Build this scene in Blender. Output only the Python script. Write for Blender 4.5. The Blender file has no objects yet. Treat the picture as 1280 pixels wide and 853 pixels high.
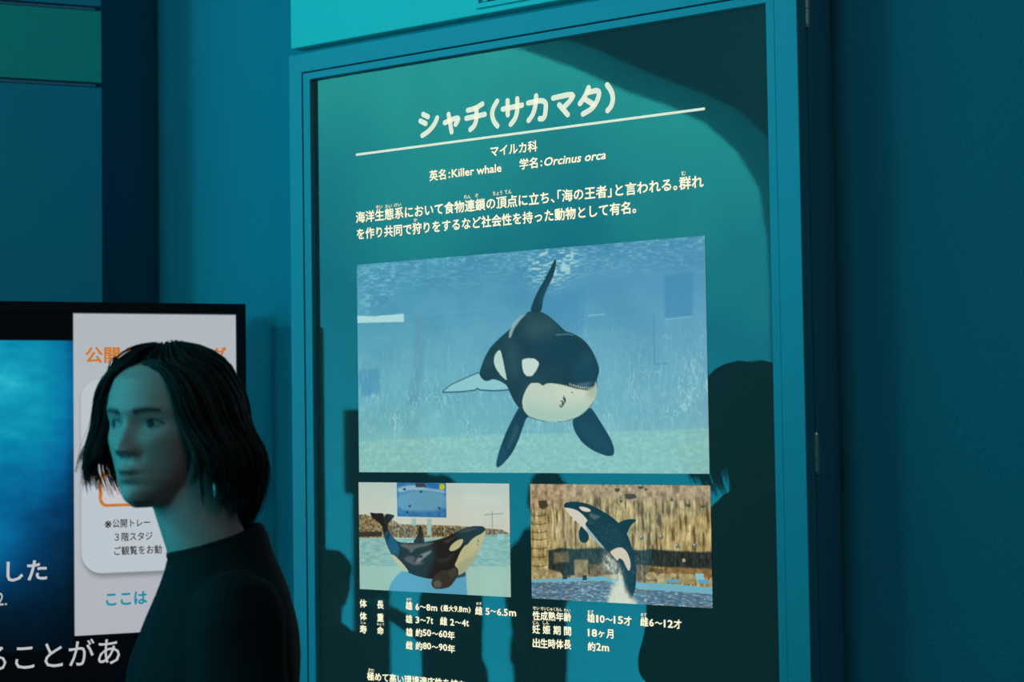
import bpy, bmesh, math, random
import numpy as np
from mathutils import Vector, Matrix

random.seed(7)
rng = np.random.default_rng(11)
SC = bpy.context.scene
COL = SC.collection

# ------------------------------------------------------------------ camera
F = 2400.0                      # focal length in pixels of the 1280x853 frame
PITCH, ROLL = math.radians(2.506), math.radians(0.8426)
CAM = np.array([0.0, 0.0, 1.6])
_f = np.array([0, math.cos(PITCH), math.sin(PITCH)])
_u0 = np.array([0, -math.sin(PITCH), math.cos(PITCH)])
_r0 = np.array([1.0, 0, 0])
_r = _r0 * math.cos(ROLL) - _u0 * math.sin(ROLL)
_u = _u0 * math.cos(ROLL) + _r0 * math.sin(ROLL)
cd = bpy.data.cameras.new('camera')
cd.sensor_width = 36.0
cd.lens = F / 1280 * 36.0
cd.dof.use_dof = True
cd.dof.focus_distance = 3.42
cd.dof.aperture_fstop = 4.0
cd.clip_start = 0.05
cam = bpy.data.objects.new('camera', cd)
COL.objects.link(cam)
mw = Matrix.Identity(4)
for i in range(3):
    mw[i][0], mw[i][1], mw[i][2], mw[i][3] = _r[i], _u[i], -_f[i], CAM[i]
cam.matrix_world = mw
SC.camera = cam

# ------------------------------------------------------------------ world, light, exposure
TANK_STRENGTH = 3.9
w = bpy.data.worlds.new('world')
SC.world = w
w.use_nodes = True
w.node_tree.nodes['Background'].inputs[0].default_value = (0.0, 0.010, 0.014, 1)
w.node_tree.nodes['Background'].inputs[1].default_value = 0.3
SC.view_settings.view_transform = 'Standard'
SC.view_settings.look = 'None'
SC.view_settings.exposure = 0.0
SC.view_settings.gamma = 1.0
SC.view_settings.use_curve_mapping = False
SC.cycles.use_denoising = True
SC.cycles.max_bounces = 6


def area_lamp(name, loc, target, size, power, color, size_y=None):
    l = bpy.data.lights.new(name, 'AREA')
    l.energy = power
    l.color = color
    l.size = size
    if size_y:
        l.shape = 'RECTANGLE'
        l.size_y = size_y
    o = bpy.data.objects.new(name, l)
    o.location = loc
    d = Vector(target) - Vector(loc)
    o.rotation_euler = d.to_track_quat('-Z', 'Y').to_euler()
    COL.objects.link(o)
    return o


# fill lights added out of view; first a teal wash brightening cladding, board and frame
area_lamp('added_teal_fill', (-4.0, -1.3, 3.95), (-0.5, 3.6, 1.6), 2.4, 160, (0.06, 0.66, 0.83))
area_lamp('added_neutral_fill', (0.9, -0.8, 3.7), (-0.3, 3.2, 1.5), 0.9, 7, (0.95, 0.90, 0.86))  # added neutral fill, lifts the shaded side of the man's face
area_lamp('added_grazing_fill', (-4.8, 2.3, 4.12), (-1.2, 2.9, 0.6), 0.7, 80, (0.05, 0.66, 0.83))  # added grazing fill, widens the case's shade and gives the face contrast


# ------------------------------------------------------------------ helpers
def srgb(r, g, b):
    def c(v):
        v = v / 255.0
        return v / 12.92 if v <= 0.04045 else ((v + 0.055) / 1.055) ** 2.4
    return (c(r), c(g), c(b))


def lin(a):
    a = np.clip(a, 0, 255) / 255.0
    return np.where(a <= 0.04045, a / 12.92, ((a + 0.055) / 1.055) ** 2.4)


def mat(name, color, rough=0.5, metal=0.0, bump=0.0, bscale=60.0, emit=None, estr=0.0, spec=0.5, var=0.0):
    m = bpy.data.materials.new(name)
    m.use_nodes = True
    nt = m.node_tree
    b = nt.nodes['Principled BSDF']
    b.inputs['Base Color'].default_value = (*color, 1)
    b.inputs['Roughness'].default_value = rough
    b.inputs['Metallic'].default_value = metal
    b.inputs['Specular IOR Level'].default_value = spec
    if emit is not None:
        b.inputs['Emission Color'].default_value = (*emit, 1)
        b.inputs['Emission Strength'].default_value = estr
    tc = nt.nodes.new('ShaderNodeTexCoord')
    if var:
        n = nt.nodes.new('ShaderNodeTexNoise')
        n.inputs['Scale'].default_value = 3.0
        n.inputs['Detail'].default_value = 6
        mx = nt.nodes.new('ShaderNodeMix')
        mx.data_type = 'RGBA'
        mx.inputs[6].default_value = (*[c * (1 - var) for c in color], 1)
        mx.inputs[7].default_value = (*[min(1, c * (1 + var)) for c in color], 1)
        nt.links.new(tc.outputs['Object'], n.inputs['Vector'])
        nt.links.new(n.outputs['Fac'], mx.inputs[0])
        nt.links.new(mx.outputs[2], b.inputs['Base Color'])
    if bump:
        n = nt.nodes.new('ShaderNodeTexNoise')
        n.inputs['Scale'].default_value = bscale
        n.inputs['Detail'].default_value = 4
        bp = nt.nodes.new('ShaderNodeBump')
        bp.inputs['Strength'].default_value = bump
        bp.inputs['Distance'].default_value = 0.004
        nt.links.new(tc.outputs['Object'], n.inputs['Vector'])
        nt.links.new(n.outputs['Fac'], bp.inputs['Height'])
        nt.links.new(bp.outputs['Normal'], b.inputs['Normal'])
    return m


def attr_mat(name, rough=0.5, emit=0.0, base=1.0, attr='col', spec=0.5, sss=0.0):
    """colour comes from the mesh's own colour attribute"""
    m = bpy.data.materials.new(name)
    m.use_nodes = True
    nt = m.node_tree
    b = nt.nodes['Principled BSDF']
    a = nt.nodes.new('ShaderNodeAttribute')
    a.attribute_name = attr
    b.inputs['Roughness'].default_value = rough
    b.inputs['Specular IOR Level'].default_value = spec
    if base > 0:
        mx = nt.nodes.new('ShaderNodeMix')
        mx.data_type = 'RGBA'
        mx.inputs[0].default_value = base
        mx.inputs[6].default_value = (0, 0, 0, 1)
        nt.links.new(a.outputs['Color'], mx.inputs[7])
        nt.links.new(mx.outputs[2], b.inputs['Base Color'])
    else:
        b.inputs['Base Color'].default_value = (0, 0, 0, 1)
    if emit:
        nt.links.new(a.outputs['Color'], b.inputs['Emission Color'])
        b.inputs['Emission Strength'].default_value = emit
    if sss:
        b.inputs['Subsurface Weight'].default_value = sss
        b.inputs['Subsurface Scale'].default_value = 0.006
        b.inputs['Subsurface Radius'].default_value = (1, .4, .25)
    return m


class MB:
    """collects vertices and faces, links them as ONE mesh object"""
    def __init__(self):
        self.v, self.f = [], []

    def add(self, vs, fs):
        n = len(self.v)
        self.v += [tuple(map(float, p)) for p in vs]
        self.f += [tuple(i + n for i in f) for f in fs]
        return self

    def box(self, x0, x1, y0, y1, z0, z1):
        return self.add([(x0, y0, z0), (x1, y0, z0), (x1, y1, z0), (x0, y1, z0), (x0, y0, z1), (x1, y0, z1), (x1, y1, z1), (x0, y1, z1)],
                        [(0, 3, 2, 1), (4, 5, 6, 7), (0, 1, 5, 4), (1, 2, 6, 5), (2, 3, 7, 6), (3, 0, 4, 7)])

    def prism(self, poly, y0, y1):
        """poly of (x, z) in the local xz plane, extruded from y0 to y1"""
        n = len(poly)
        vs = [(x, y0, z) for x, z in poly] + [(x, y1, z) for x, z in poly]
        fs = [tuple(range(n)), tuple(range(2 * n - 1, n - 1, -1))]
        fs += [(i, i + n, (i + 1) % n + n, (i + 1) % n) for i in range(n)]
        return self.add(vs, fs)

    def flat(self, poly, y):
        return self.add([(x, y, z) for x, z in poly], [tuple(range(len(poly)))])

    def rings(self, rings, closed_ends=True):
        n = len(rings[0])
        vs = [p for r in rings for p in r]
        fs = []
        for k in range(len(rings) - 1):
            for i in range(n):
                j = (i + 1) % n
                fs.append((k * n + i, k * n + j, (k + 1) * n + j, (k + 1) * n + i))
        if closed_ends:
            fs.append(tuple(range(n - 1, -1, -1)))
            fs.append(tuple((len(rings) - 1) * n + i for i in range(n)))
        return self.add(vs, fs)

    def tube(self, pts, radii, n=12, flat=1.0, up=(0, 0, 1), round_ends=True):
        P = [Vector(p) for p in pts]
        if isinstance(radii, (int, float)):
            radii = [radii] * len(P)
        R = list(radii)
        if round_ends:
            d0 = (P[0] - P[1]).normalized()
            d1 = (P[-1] - P[-2]).normalized()
            P = [P[0] + d0 * R[0] * .9, P[0] + d0 * R[0] * .55] + P + [P[-1] + d1 * R[-1] * .55, P[-1] + d1 * R[-1] * .9]
            R = [R[0] * .25, R[0] * .8] + R + [R[-1] * .8, R[-1] * .25]
        rings = []
        upv = Vector(up)
        for i, p in enumerate(P):
            t = (P[min(i + 1, len(P) - 1)] - P[max(i - 1, 0)]).normalized()
            a = upv - t * upv.dot(t)
            if a.length < 1e-4:
                a = Vector((1, 0, 0)) - t * t.x
            a.normalize()
            b = t.cross(a)
            rings.append([tuple(p + a * (R[i] * flat * math.cos(k * 2 * math.pi / n)) + b * (R[i] * math.sin(k * 2 * math.pi / n))) for k in range(n)])
        return self.rings(rings)

    def ellipsoid(self, c, r, nu=16, nv=12):
        rings = []
        for k in range(nv + 1):
            a = -math.pi / 2 + math.pi * (k + .02 + (-.04 * k / nv)) / nv
            rings.append([(c[0] + r[0] * math.cos(a) * math.cos(t * 2 * math.pi / nu), c[1] + r[1] * math.cos(a) * math.sin(t * 2 * math.pi / nu), c[2] + r[2] * math.sin(a)) for t in range(nu)])
        return self.rings(rings)

    def mesh(self, name):
        me = bpy.data.meshes.new(name)
        me.from_pydata(self.v, [], self.f)
        me.update()
        return me

    def build(self, name, material, parent=None, bevel=0.0, smooth=False, fixn=True):
        me = self.mesh(name)
        if fixn:
            bm = bmesh.new()
            bm.from_mesh(me)
            bmesh.ops.recalc_face_normals(bm, faces=bm.faces)
            bm.to_mesh(me)
            bm.free()
        o = bpy.data.objects.new(name, me)
        COL.objects.link(o)
        if material:
            me.materials.append(material)
        if parent:
            o.parent = parent
        if smooth:
            me.polygons.foreach_set('use_smooth', [True] * len(me.polygons))
        if bevel:
            b = o.modifiers.new('bevel', 'BEVEL')
            b.width = bevel
            b.segments = 2
            b.limit_method = 'ANGLE'
        return o


def thing(name, label, cat, loc=(0, 0, 0), rotz=0.0, group=None):
    o = bpy.data.objects.new(name, None)
    COL.objects.link(o)
    o.empty_display_size = 0.1
    o.location = loc
    o.rotation_euler = (0, 0, rotz)
    tag(o, label, cat, group)
    return o


def tag(o, label, cat, group=None):
    o['label'] = label
    o['category'] = cat
    if group:
        o['group'] = group
    return o


def struct(o):
    o['kind'] = 'structure'
    return o


class Plane:
    """a vertical plane with origin and direction: local x runs along it, local y into it, z up"""
    def __init__(self, origin, rotz):
        self.o = np.array([origin[0], origin[1], 0.0])
        self.rot = rotz
        self.dx = np.array([math.cos(rotz), math.sin(rotz), 0])
        self.dy = np.array([-math.sin(rotz), math.cos(rotz), 0])

    def px(self, x, y, depth=0.0):
        d = _f + _r * (x - 640) / F - _u * (y - 426.5) / F
        t = ((self.o + self.dy * depth - CAM) @ self.dy) / (d @ self.dy)
        p = CAM + d * t
        return ((p - self.o) @ self.dx, p[2])

    def pts(self, L, depth=0.0):
        return [self.px(x, y, depth) for x, y in L]

    def place(self, o):
        o.location = self.o
        o.rotation_euler = (0, 0, self.rot)
        return o


def pt(x, y, D):
    """world point seen at a pixel at forward distance D"""
    return CAM + (_f + _r * (x - 640) / F - _u * (y - 426.5) / F) * D


CASE = Plane((0.03, 3.42), -math.radians(37.814))        # front of the case door
TVD = math.atan2(.402, .9155)

# ------------------------------------------------------------------ materials
M = {}
M['frame'] = mat('blue_case_paint', (0.05, 0.40, 0.48), 0.42, bump=.05, bscale=400, var=.05)
M['case_side'] = mat('case_side_paint', (0.06, 0.36, 0.52), 0.5, bump=.05, bscale=300)
M['turquoise'] = mat('turquoise_board_paint', (0.08, 0.84, 0.76), 0.45, bump=.04, bscale=300, var=.04)
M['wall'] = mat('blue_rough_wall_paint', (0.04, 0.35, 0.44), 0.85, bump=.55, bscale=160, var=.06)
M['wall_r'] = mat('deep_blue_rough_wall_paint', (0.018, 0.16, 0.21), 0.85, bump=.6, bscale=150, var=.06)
M['clad'] = mat('blue_cladding_paint', (0.015, 0.38, 0.50), 0.6, bump=.08, bscale=220, var=.04)
M['green'] = mat('green_band_paint', (0.02, 0.55, 0.44), 0.6, bump=.08, bscale=220, var=.04)
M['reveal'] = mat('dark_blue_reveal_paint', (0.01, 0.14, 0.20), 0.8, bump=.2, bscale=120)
M['dark'] = mat('dark_paint', (0.02, 0.03, 0.035), 0.8, bump=.2, bscale=80)
M['floor'] = mat('dark_carpet', (0.03, 0.04, 0.05), 0.95, bump=.5, bscale=300)
M['ceil'] = mat('dark_ceiling_paint', (0.04, 0.07, 0.08), 0.9, bump=.2, bscale=90)
M['groove'] = mat('channel_metal', (0.12, 0.28, 0.40), 0.45, metal=.2, bump=.02)
M['black'] = mat('black_plastic', (0.006, 0.006, 0.007), 0.45, bump=.03, bscale=500, spec=.3)
M['steel'] = mat('hinge_steel', (0.75, 0.74, 0.68), 0.38, metal=.8, bump=.03, bscale=300)
M['poster'] = mat('printed_poster_film', (0.010, 0.030, 0.034), 0.6, bump=.01, emit=(0.0035, 0.012, 0.012), estr=1.0, spec=.2)
M['cream'] = mat('backlit_cream_print', (0.55, 0.52, 0.42), 0.6, bump=.01, emit=(0.86, 0.80, 0.60), estr=0.78, spec=.1)
M['photo'] = attr_mat('backlit_photo_print', 0.04, emit=0.72, base=.40, spec=.16)
M['screen'] = attr_mat('lit_screen_picture', 0.35, emit=0.9, base=0.0, spec=.15)
M['scr_white'] = mat('lit_white_text', (0, 0, 0), .4, emit=(.62, .64, .66), estr=.8, bump=.001)
M['scr_black'] = mat('lit_black_text', (0.004, 0.004, 0.006), .4, bump=.001)
M['scr_orange'] = mat('lit_orange_text', (0, 0, 0), .4, emit=srgb(205, 120, 40), estr=.95, bump=.001)
M['scr_teal'] = mat('lit_teal_text', (0, 0, 0), .4, emit=srgb(20, 140, 165), estr=.95, bump=.001)
M['rubber'] = mat('shoe_rubber', (0.02, 0.02, 0.02), .6, bump=.1)
M['shirt'] = mat('black_shirt_cotton', (0.008, 0.0085, 0.009), .85, bump=.25, bscale=500, spec=.2)
M['trousers'] = mat('dark_trouser_cloth', (0.015, 0.017, 0.022), .85, bump=.25, bscale=350, spec=.2)
M['skin'] = attr_mat('skin', .5, base=1.0, spec=.4, sss=.15)
M['hair'] = mat('dark_brown_hair', (0.022, 0.014, 0.010), .58, bump=.1, bscale=300, spec=.3)
M['silver'] = mat('silver_earring', (0.6, 0.6, 0.6), .4, metal=1.0, bump=.01)


def glass_mat():
    m = bpy.data.materials.new('clear_case_glass')
    m.use_nodes = True
    nt = m.node_tree
    nt.nodes.clear()
    out = nt.nodes.new('ShaderNodeOutputMaterial')
    tr = nt.nodes.new('ShaderNodeBsdfTransparent')
    tr.inputs[0].default_value = (.94, .975, .97, 1)
    gl = nt.nodes.new('ShaderNodeBsdfGlossy')
    gl.inputs['Roughness'].default_value = 0.012
    gl.inputs['Color'].default_value = (1, 1, 1, 1)
    geo = nt.nodes.new('ShaderNodeNewGeometry')
    dot = nt.nodes.new('ShaderNodeVectorMath')
    dot.operation = 'DOT_PRODUCT'
    nt.links.new(geo.outputs['Normal'], dot.inputs[0])
    nt.links.new(geo.outputs['Incoming'], dot.inputs[1])

    def op(kind, a, b):
        q = nt.nodes.new('ShaderNodeMath')
        q.operation = kind
        for i_, v_ in enumerate((a, b)):
            if v_ is None:
                continue
            if isinstance(v_, float):
                q.inputs[i_].default_value = v_
            else:
                nt.links.new(v_, q.inputs[i_])
        return q.outputs[0]
    # reflectance of one face of plain glass, rising towards grazing views
    fr = op('MULTIPLY_ADD', op('POWER', op('SUBTRACT', 1.0, op('ABSOLUTE', dot.outputs['Value'], None)), 5.0), .955)
    fr.node.inputs[2].default_value = .043
    mx = nt.nodes.new('ShaderNodeMixShader')
    nt.links.new(fr, mx.inputs[0])
    nt.links.new(tr.outputs[0], mx.inputs[1])
    nt.links.new(gl.outputs[0], mx.inputs[2])
    nt.links.new(mx.outputs[0], out.inputs[0])
    return m


M['glass'] = glass_mat()


def tank_mat():
    m = bpy.data.materials.new('lit_tank_water')
    m.use_nodes = True
    nt = m.node_tree
    b = nt.nodes['Principled BSDF']
    b.inputs['Base Color'].default_value = (0, .02, .03, 1)
    b.inputs['Roughness'].default_value = .3
    g = nt.nodes.new('ShaderNodeTexCoord')
    sp = nt.nodes.new('ShaderNodeSeparateXYZ')
    n = nt.nodes.new('ShaderNodeTexNoise')
    n.inputs['Scale'].default_value = 1.5
    n.inputs['Detail'].default_value = 3
    mp = nt.nodes.new('ShaderNodeMapping')
    mp.inputs['Scale'].default_value = (1, 1.0, .5)
    add = nt.nodes.new('ShaderNodeMath')
    add.operation = 'MULTIPLY_ADD'
    add.inputs[1].default_value = 1.6
    ramp = nt.nodes.new('ShaderNodeValToRGB')
    e = ramp.color_ramp.elements
    e[0].position = 0.0
    e[0].color = (0.010, 0.60, 0.84, 1)
    e[1].position = 1.0
    e[1].color = (0.06, 0.92, 0.82, 1)
    c = ramp.color_ramp.elements.new(.62)
    c.color = (0.012, 0.39, 0.55, 1)
    mr = nt.nodes.new('ShaderNodeMapRange')
    mr.inputs['From Min'].default_value = .8
    mr.inputs['From Max'].default_value = 4.4
    nt.links.new(g.outputs['Object'], sp.inputs[0])
    nt.links.new(g.outputs['Object'], mp.inputs[0])
    nt.links.new(mp.outputs[0], n.inputs['Vector'])
    nt.links.new(n.outputs['Fac'], add.inputs[0])
    nt.links.new(sp.outputs['Z'], add.inputs[2])
    nt.links.new(add.outputs[0], mr.inputs['Value'])
    nt.links.new(mr.outputs[0], ramp.inputs[0])
    nt.links.new(ramp.outputs[0], b.inputs['Emission Color'])
    b.inputs['Emission Strength'].default_value = TANK_STRENGTH
    return m


M['tank'] = tank_mat()

# ------------------------------------------------------------------ the setting
H_CEIL = 4.2
struct(MB().box(-7.2, 3.4, -4.2, 6.2, -.1, 0).build('floor', M['floor']))
struct(MB().box(-7.2, 3.4, -4.2, 6.2, H_CEIL, H_CEIL + .1).build('ceiling', M['ceil']))
struct(MB().box(-7.2, 3.4, -4.2, -4.1, 0, H_CEIL).build('wall_back', M['dark']))
struct(MB().box(3.3, 3.4, -4.1, 6.2, 0, H_CEIL).build('wall_east', M['dark']))
struct(MB().box(-7.2, 3.3, 6.1, 6.2, 0, H_CEIL).build('wall_front', M['dark']))

# rough wall to the right of the case and wall to its left
WR, WL = 0.116, 0.20
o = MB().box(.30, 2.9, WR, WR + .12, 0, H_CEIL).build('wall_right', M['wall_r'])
struct(CASE.place(o))
xl = CASE.px(196.5, 300, WL)[0]
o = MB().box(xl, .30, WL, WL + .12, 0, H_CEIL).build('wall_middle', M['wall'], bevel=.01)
struct(CASE.place(o))
# cladding on the left: in front of the middle wall, its end steps back to it
cx = pt(126, 300, 4.18)
LW = Plane((cx[0], cx[1]), TVD)
e1 = CASE.o + CASE.dx * xl + CASE.dy * WL
c2 = (np.array([e1[0], e1[1], 0]) - LW.o)
ax, ay = float(c2 @ LW.dx), float(c2 @ LW.dy)      # far end of the reveal, in the cladding's own frame


def lwall(name, z0, z1, m, y0=0.0):
    poly = [(-1.15, y0), (0, y0), (ax, ay), (ax, ay + .05), (-1.15, .35)]
    vs = [(x, y, z) for z in (z0, z1) for x, y in poly]
    n = len(poly)
    fs = [tuple(range(n)), tuple(range(n, 2 * n))] + [(i, (i + 1) % n, (i + 1) % n + n, i + n) for i in range(n)]
    o = MB().add(vs, fs).build(name, m)
    return struct(LW.place(o))


zA = LW.px(100, 8.6)[1]
zB = LW.px(100, 14.5)[1]
zC = LW.px(100, 104.0)[1]
zD = LW.px(100, 110.2)[1]


def board(name, z0, z1, m):
    o = MB().box(-1.15, 0, -.018, .0, z0, z1).build(name, m, bevel=.0015)
    return struct(LW.place(o))


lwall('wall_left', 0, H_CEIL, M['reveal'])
board('trim_1', 0, zD, M['clad'])
board('trim_2', zC, zB, M['green'])
board('trim_3', zA, H_CEIL, M['clad'])
for k, (z0, z1) in enumerate(((zD, zC), (zB, zA))):
    h = z1 - z0
    o = MB().box(-1.15, -.012, -.012, 0, z0 + h * .22, z1 - h * .22).build('trim_%d' % (4 + k), M['groove'])
    struct(LW.place(o))

# the tank: a wide arched viewing window in the wall on the left, lit water behind
arch = [(.53, .16), (.53, 2.30), (.54, 2.55), (.58, 2.82), (.70, 3.01), (.87, 3.15), (1.08, 3.24), (1.31, 3.31), (1.58, 3.42), (1.87, 3.51), (2.2, 3.58), (2.6, 3.62), (3.0, 3.62), (3.6, 3.58),
        (4.2, 3.45), (4.7, 3.2), (5.0, 2.8), (5.05, 2.3), (5.05, .16)]
XT, XW = -6.0, -5.55
struct(MB().add([(XT, y, z) for y, z in arch], [tuple(range(len(arch)))]).build('window_1', M['tank']))
cyz = (2.7, 1.8)
outer = []
ya, yb, za, zb = -4.1, 6.1, 0.0, H_CEIL
for y, z in arch:
    dy, dz = y - cyz[0], z - cyz[1]
    s = min([(yb - cyz[0]) / dy if dy > 1e-6 else 1e9, (ya - cyz[0]) / dy if dy < -1e-6 else 1e9, (zb - cyz[1]) / dz if dz > 1e-6 else 1e9, (za - cyz[1]) / dz if dz < -1e-6 else 1e9])
    outer.append((cyz[0] + dy * s, cyz[1] + dz * s))
n = len(arch)
mb = MB()
mb.add([(XW, y, z) for y, z in arch] + [(XW, y, z) for y, z in outer], [(i, (i + 1) % n, (i + 1) % n + n, i + n) for i in range(n)])
mb.add([(XW, ya, zb), (XW, yb, zb), (XW, yb, za), (XW, ya, za)] + [(XW, ya, za), (XW, ya, zb)], [])
# corner fillers of the wall plate
for cy, cz in ((ya, za), (ya, zb), (yb, za), (yb, zb)):
    best = sorted(range(n), key=lambda i: (outer[i][0] - cy) ** 2 + (outer[i][1] - cz) ** 2)
    for i in range(n):
        j = (i + 1) % n
        a, b = outer[i], outer[j]
        on_a = abs(a[0] - cy) < 1e-6, abs(a[1] - cz) < 1e-6
        on_b = abs(b[0] - cy) < 1e-6, abs(b[1] - cz) < 1e-6
        if (on_a[0] and on_b[1]) or (on_a[1] and on_b[0]):
            mb.add([(XW, *a), (XW, cy, cz), (XW, *b)], [(0, 1, 2)])
mb.add([(XW, y, z) for y, z in arch] + [(XT - .01, y, z) for y, z in arch], [(i, (i + 1) % n, (i + 1) % n + n, i + n) for i in range(n)])
mb.box(-7.1, XT - .02, ya, yb, 0, H_CEIL)
struct(mb.build('wall_tank', mat('tank_wall_paint', (0.12, 0.50, 0.55), .8, bump=.2, bscale=60)))

# ------------------------------------------------------------------ display case
case = thing('display_case', 'tall blue framed glass case holding the backlit killer whale poster', 'display case', CASE.o, CASE.rot)
Z0 = 1.6
OL, OR, OT, OB = -.5325, .4965, .6849 + Z0, .80
EL, ER, ET, EB = -.5884, .5548, .7384 + Z0, .735
gx0, gzt = CASE.px(379.4, 300)[0], CASE.px(379.4, 91.0)[1]
gx1 = CASE.px(968.0, 60)[0]
gzb = OB - (gzt - OT)


def frame_bars(x0, x1, z0, z1, X0, X1, Z0_, Z1_, y0, y1):
    """four mitred bars between an inner and an outer rectangle"""
    mb = MB()
    ins = [(x0, z0), (x1, z0), (x1, z1), (x0, z1)]
    out = [(X0, Z0_), (X1, Z0_), (X1, Z1_), (X0, Z1_)]
    vs = [(x, y, z) for y in (y0, y1) for L in (ins, out) for x, z in L]
    fs = []
    for i in range(4):
        j = (i + 1) % 4
        fs += [(i, j, 4 + j, 4 + i), (8 + i, 12 + i, 12 + j, 8 + j), (i, 8 + i, 8 + j, j), (4 + i, 4 + j, 12 + j, 12 + i)]
    return mb.add(vs, fs)


g = .0012
frame_bars(gx0 - g, gx1 + g * .3, gzb - g, gzt + g, EL, ER, EB, ET, 0, .030).build('door_frame', M['frame'], case, bevel=.0012)
bead = frame_bars(OL, OR, OB, OT, gx0 + g, gx1 - g * .3, gzb + g, gzt - g, .0012, .028).build('glazing_bead', M['frame'], case, bevel=.0008)
MB().box(OL - .004, OR + .004, .0127, .0135, OB - .004, OT + .004).build('glass_pane', M['glass'], case)
# carcass: four sides and a back
mb = MB()
cy0, cy1 = .036, WR
t = .018
XL, XR, ZB, ZT = EL + .004, ER - .001, EB, ET - .002
mb.box(XL, XL + t, cy0, WL, ZB, ZT).box(XR - t, XR, cy0, cy1, ZB, ZT).box(XL + t, XR - t, cy0, cy1, ZB, ZB + t).box(XL + t, XR - t, cy0, cy1, ZT - t, ZT)
mb.box(XL + t, XR - t, cy1 - .012, cy1 - .001, ZB + t, ZT - t)
mb.build('carcass', M['case_side'], case, bevel=.001)
mb = MB()
mb.box(XL + .008, XR - .008, .028, .037, ZB + .01, ZB + .03).box(XL + .008, XR - .008, .028, .037, ZT - .03, ZT - .01)
mb.box(XL + .006, XL + .03, .028, .037, ZB + .01, ZT - .01).box(XR - .03, XR - .006, .028, .037, ZB + .01, ZT - .01)
mb.build('door_seal', M['black'], case)
for k, (zc) in enumerate((2.286, CASE.px(1018, 567, .033)[1], .95)):
    mb = MB()
    hl = .030 if k else .040
    xh = ER + .001
    for a, b in ((-hl, -hl * .38), (-hl * .34, hl * .36), (hl * .40, hl)):
        mb.tube([(xh, .033, zc + a), (xh, .033, zc + b)], .0042, 14, round_ends=False)
    mb.tube([(xh, .033, zc - hl * 1.12), (xh, .033, zc - hl)], [.0028, .0036], 10, round_ends=False)
    mb.tube([(xh, .033, zc + hl), (xh, .033, zc + hl * 1.12)], [.0036, .0028], 10, round_ends=False)
    mb.box(xh - .0008, xh + .0008, .033, .041, zc - hl, zc + hl)
    mb.build('hinge', M['steel'], case, smooth=False)

PY = .014          # the poster's own plane inside the case
poster = MB().box(OL - .012, OR + .012, PY, PY + .004, OB - .012, OT + .012).build('poster', M['poster'], case)


# ---- lettering
_glyph = {}


def glyph(s, bold=.0, shear=0.0):
    key = (s, bold, shear)
    if key not in _glyph:
        c = bpy.data.curves.new('glyph', 'FONT')
        c.body = s
        c.size = 1
        c.shear = shear
        c.resolution_u = 2
        o = bpy.data.objects.new('glyph', c)
        COL.objects.link(o)
        dg = bpy.context.evaluated_depsgraph_get()
        me = o.evaluated_get(dg).to_mesh()
        vs = [tuple(v.co[:2]) for v in me.vertices]
        fs = [tuple(p.vertices) for p in me.polygons]
        bpy.data.objects.remove(o)
        bpy.data.curves.remove(c)
        V_, F_ = [], []
        for dx_, dy_ in ((0, 0), (1, 0), (-1, 0), (0, 1), (0, -1), (.7, .7), (-.7, .7), (.7, -.7), (-.7, -.7)) if bold else ((0, 0),):
            F_ += [tuple(i + len(V_) for i in f) for f in fs]
            V_ += [(p[0] + dx_ * bold, p[1] + dy_ * bold) for p in vs]
        vs, fs = V_, F_
        _glyph[key] = (vs, fs)
    return _glyph[key]


HALF = {'、': 0.0, '。': 0.0, '」': 0.0, '「': -.5, '（': -.5, '）': 0.0}


def put(mb, g, fx, fz, y):
    vs, fs = g
    mb.add([(fx(p[0]), y, fz(p[1])) for p in vs], fs)


def cjk_line(mb, P, s, a, b, h, depth, bold=.022, halves=True):
    """a run of square characters between the pixels a (bottom left) and b (bottom right), glyphs h pixels tall at a"""
    xa, za = P.px(*a, depth)
    xb, zb = P.px(*b, depth)
    z = (za + zb) / 2
    em = (P.px(a[0], a[1] - h, depth)[1] - za) / .93
    adv, shift, tot = [], [], 0
    for ch in s:
        half = halves and ch in HALF
        adv.append(tot)
        shift.append(HALF[ch] if half else 0.0)
        tot += .5 if half else 1.0
    k = (xb - xa) / (tot - .05)
    base = z + .08 * em
    for ch, u, sh in zip(s, adv, shift):
        if ch in ' \u3000':
            continue
        put(mb, glyph(ch, bold), lambda q: xa + (u + sh + q - .03) * k, lambda q: base + q * em, depth)
    return mb


def latin_line(mb, P, s, a, b, h, depth, bold=.02, shear=0.0):
    """a run of latin letters fitted between two pixels on its baseline; h is the height of a capital in pixels"""
    vs, fs = glyph(s, bold, shear)
    x0 = min(p[0] for p in vs)
    x1 = max(p[0] for p in vs)
    xa, za = P.px(*a, depth)
    xb, zb = P.px(*b, depth)
    z = (za + zb) / 2
    k = (xb - xa) / (x1 - x0)
    em = (P.px(a[0], a[1] - h, depth)[1] - za) / .73
    put(mb, (vs, fs), lambda q: xa + (q - x0) * k, lambda q: z + q * em, depth)
    return mb


def box_text(mb, P, s, x0, y0, x1, y1, depth, bold=.02):
    """text stretched to fill a small pixel box"""
    vs, fs = glyph(s, bold)
    X0, X1 = min(p[0] for p in vs), max(p[0] for p in vs)
    Y0, Y1 = min(p[1] for p in vs), max(p[1] for p in vs)
    a = P.px(x0, (y0 + y1) / 2, depth)
    b = P.px(x1, (y0 + y1) / 2, depth)
    h = (P.px((x0 + x1) / 2, y0, depth)[1] - P.px((x0 + x1) / 2, y1, depth)[1])
    zm = P.px((x0 + x1) / 2, (y0 + y1) / 2, depth)[1]
    put(mb, (vs, fs), lambda q: a[0] + (q - X0) / (X1 - X0) * (b[0] - a[0]), lambda q: zm - h / 2 + (q - Y0) / (Y1 - Y0) * h, depth)
    return mb


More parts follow.
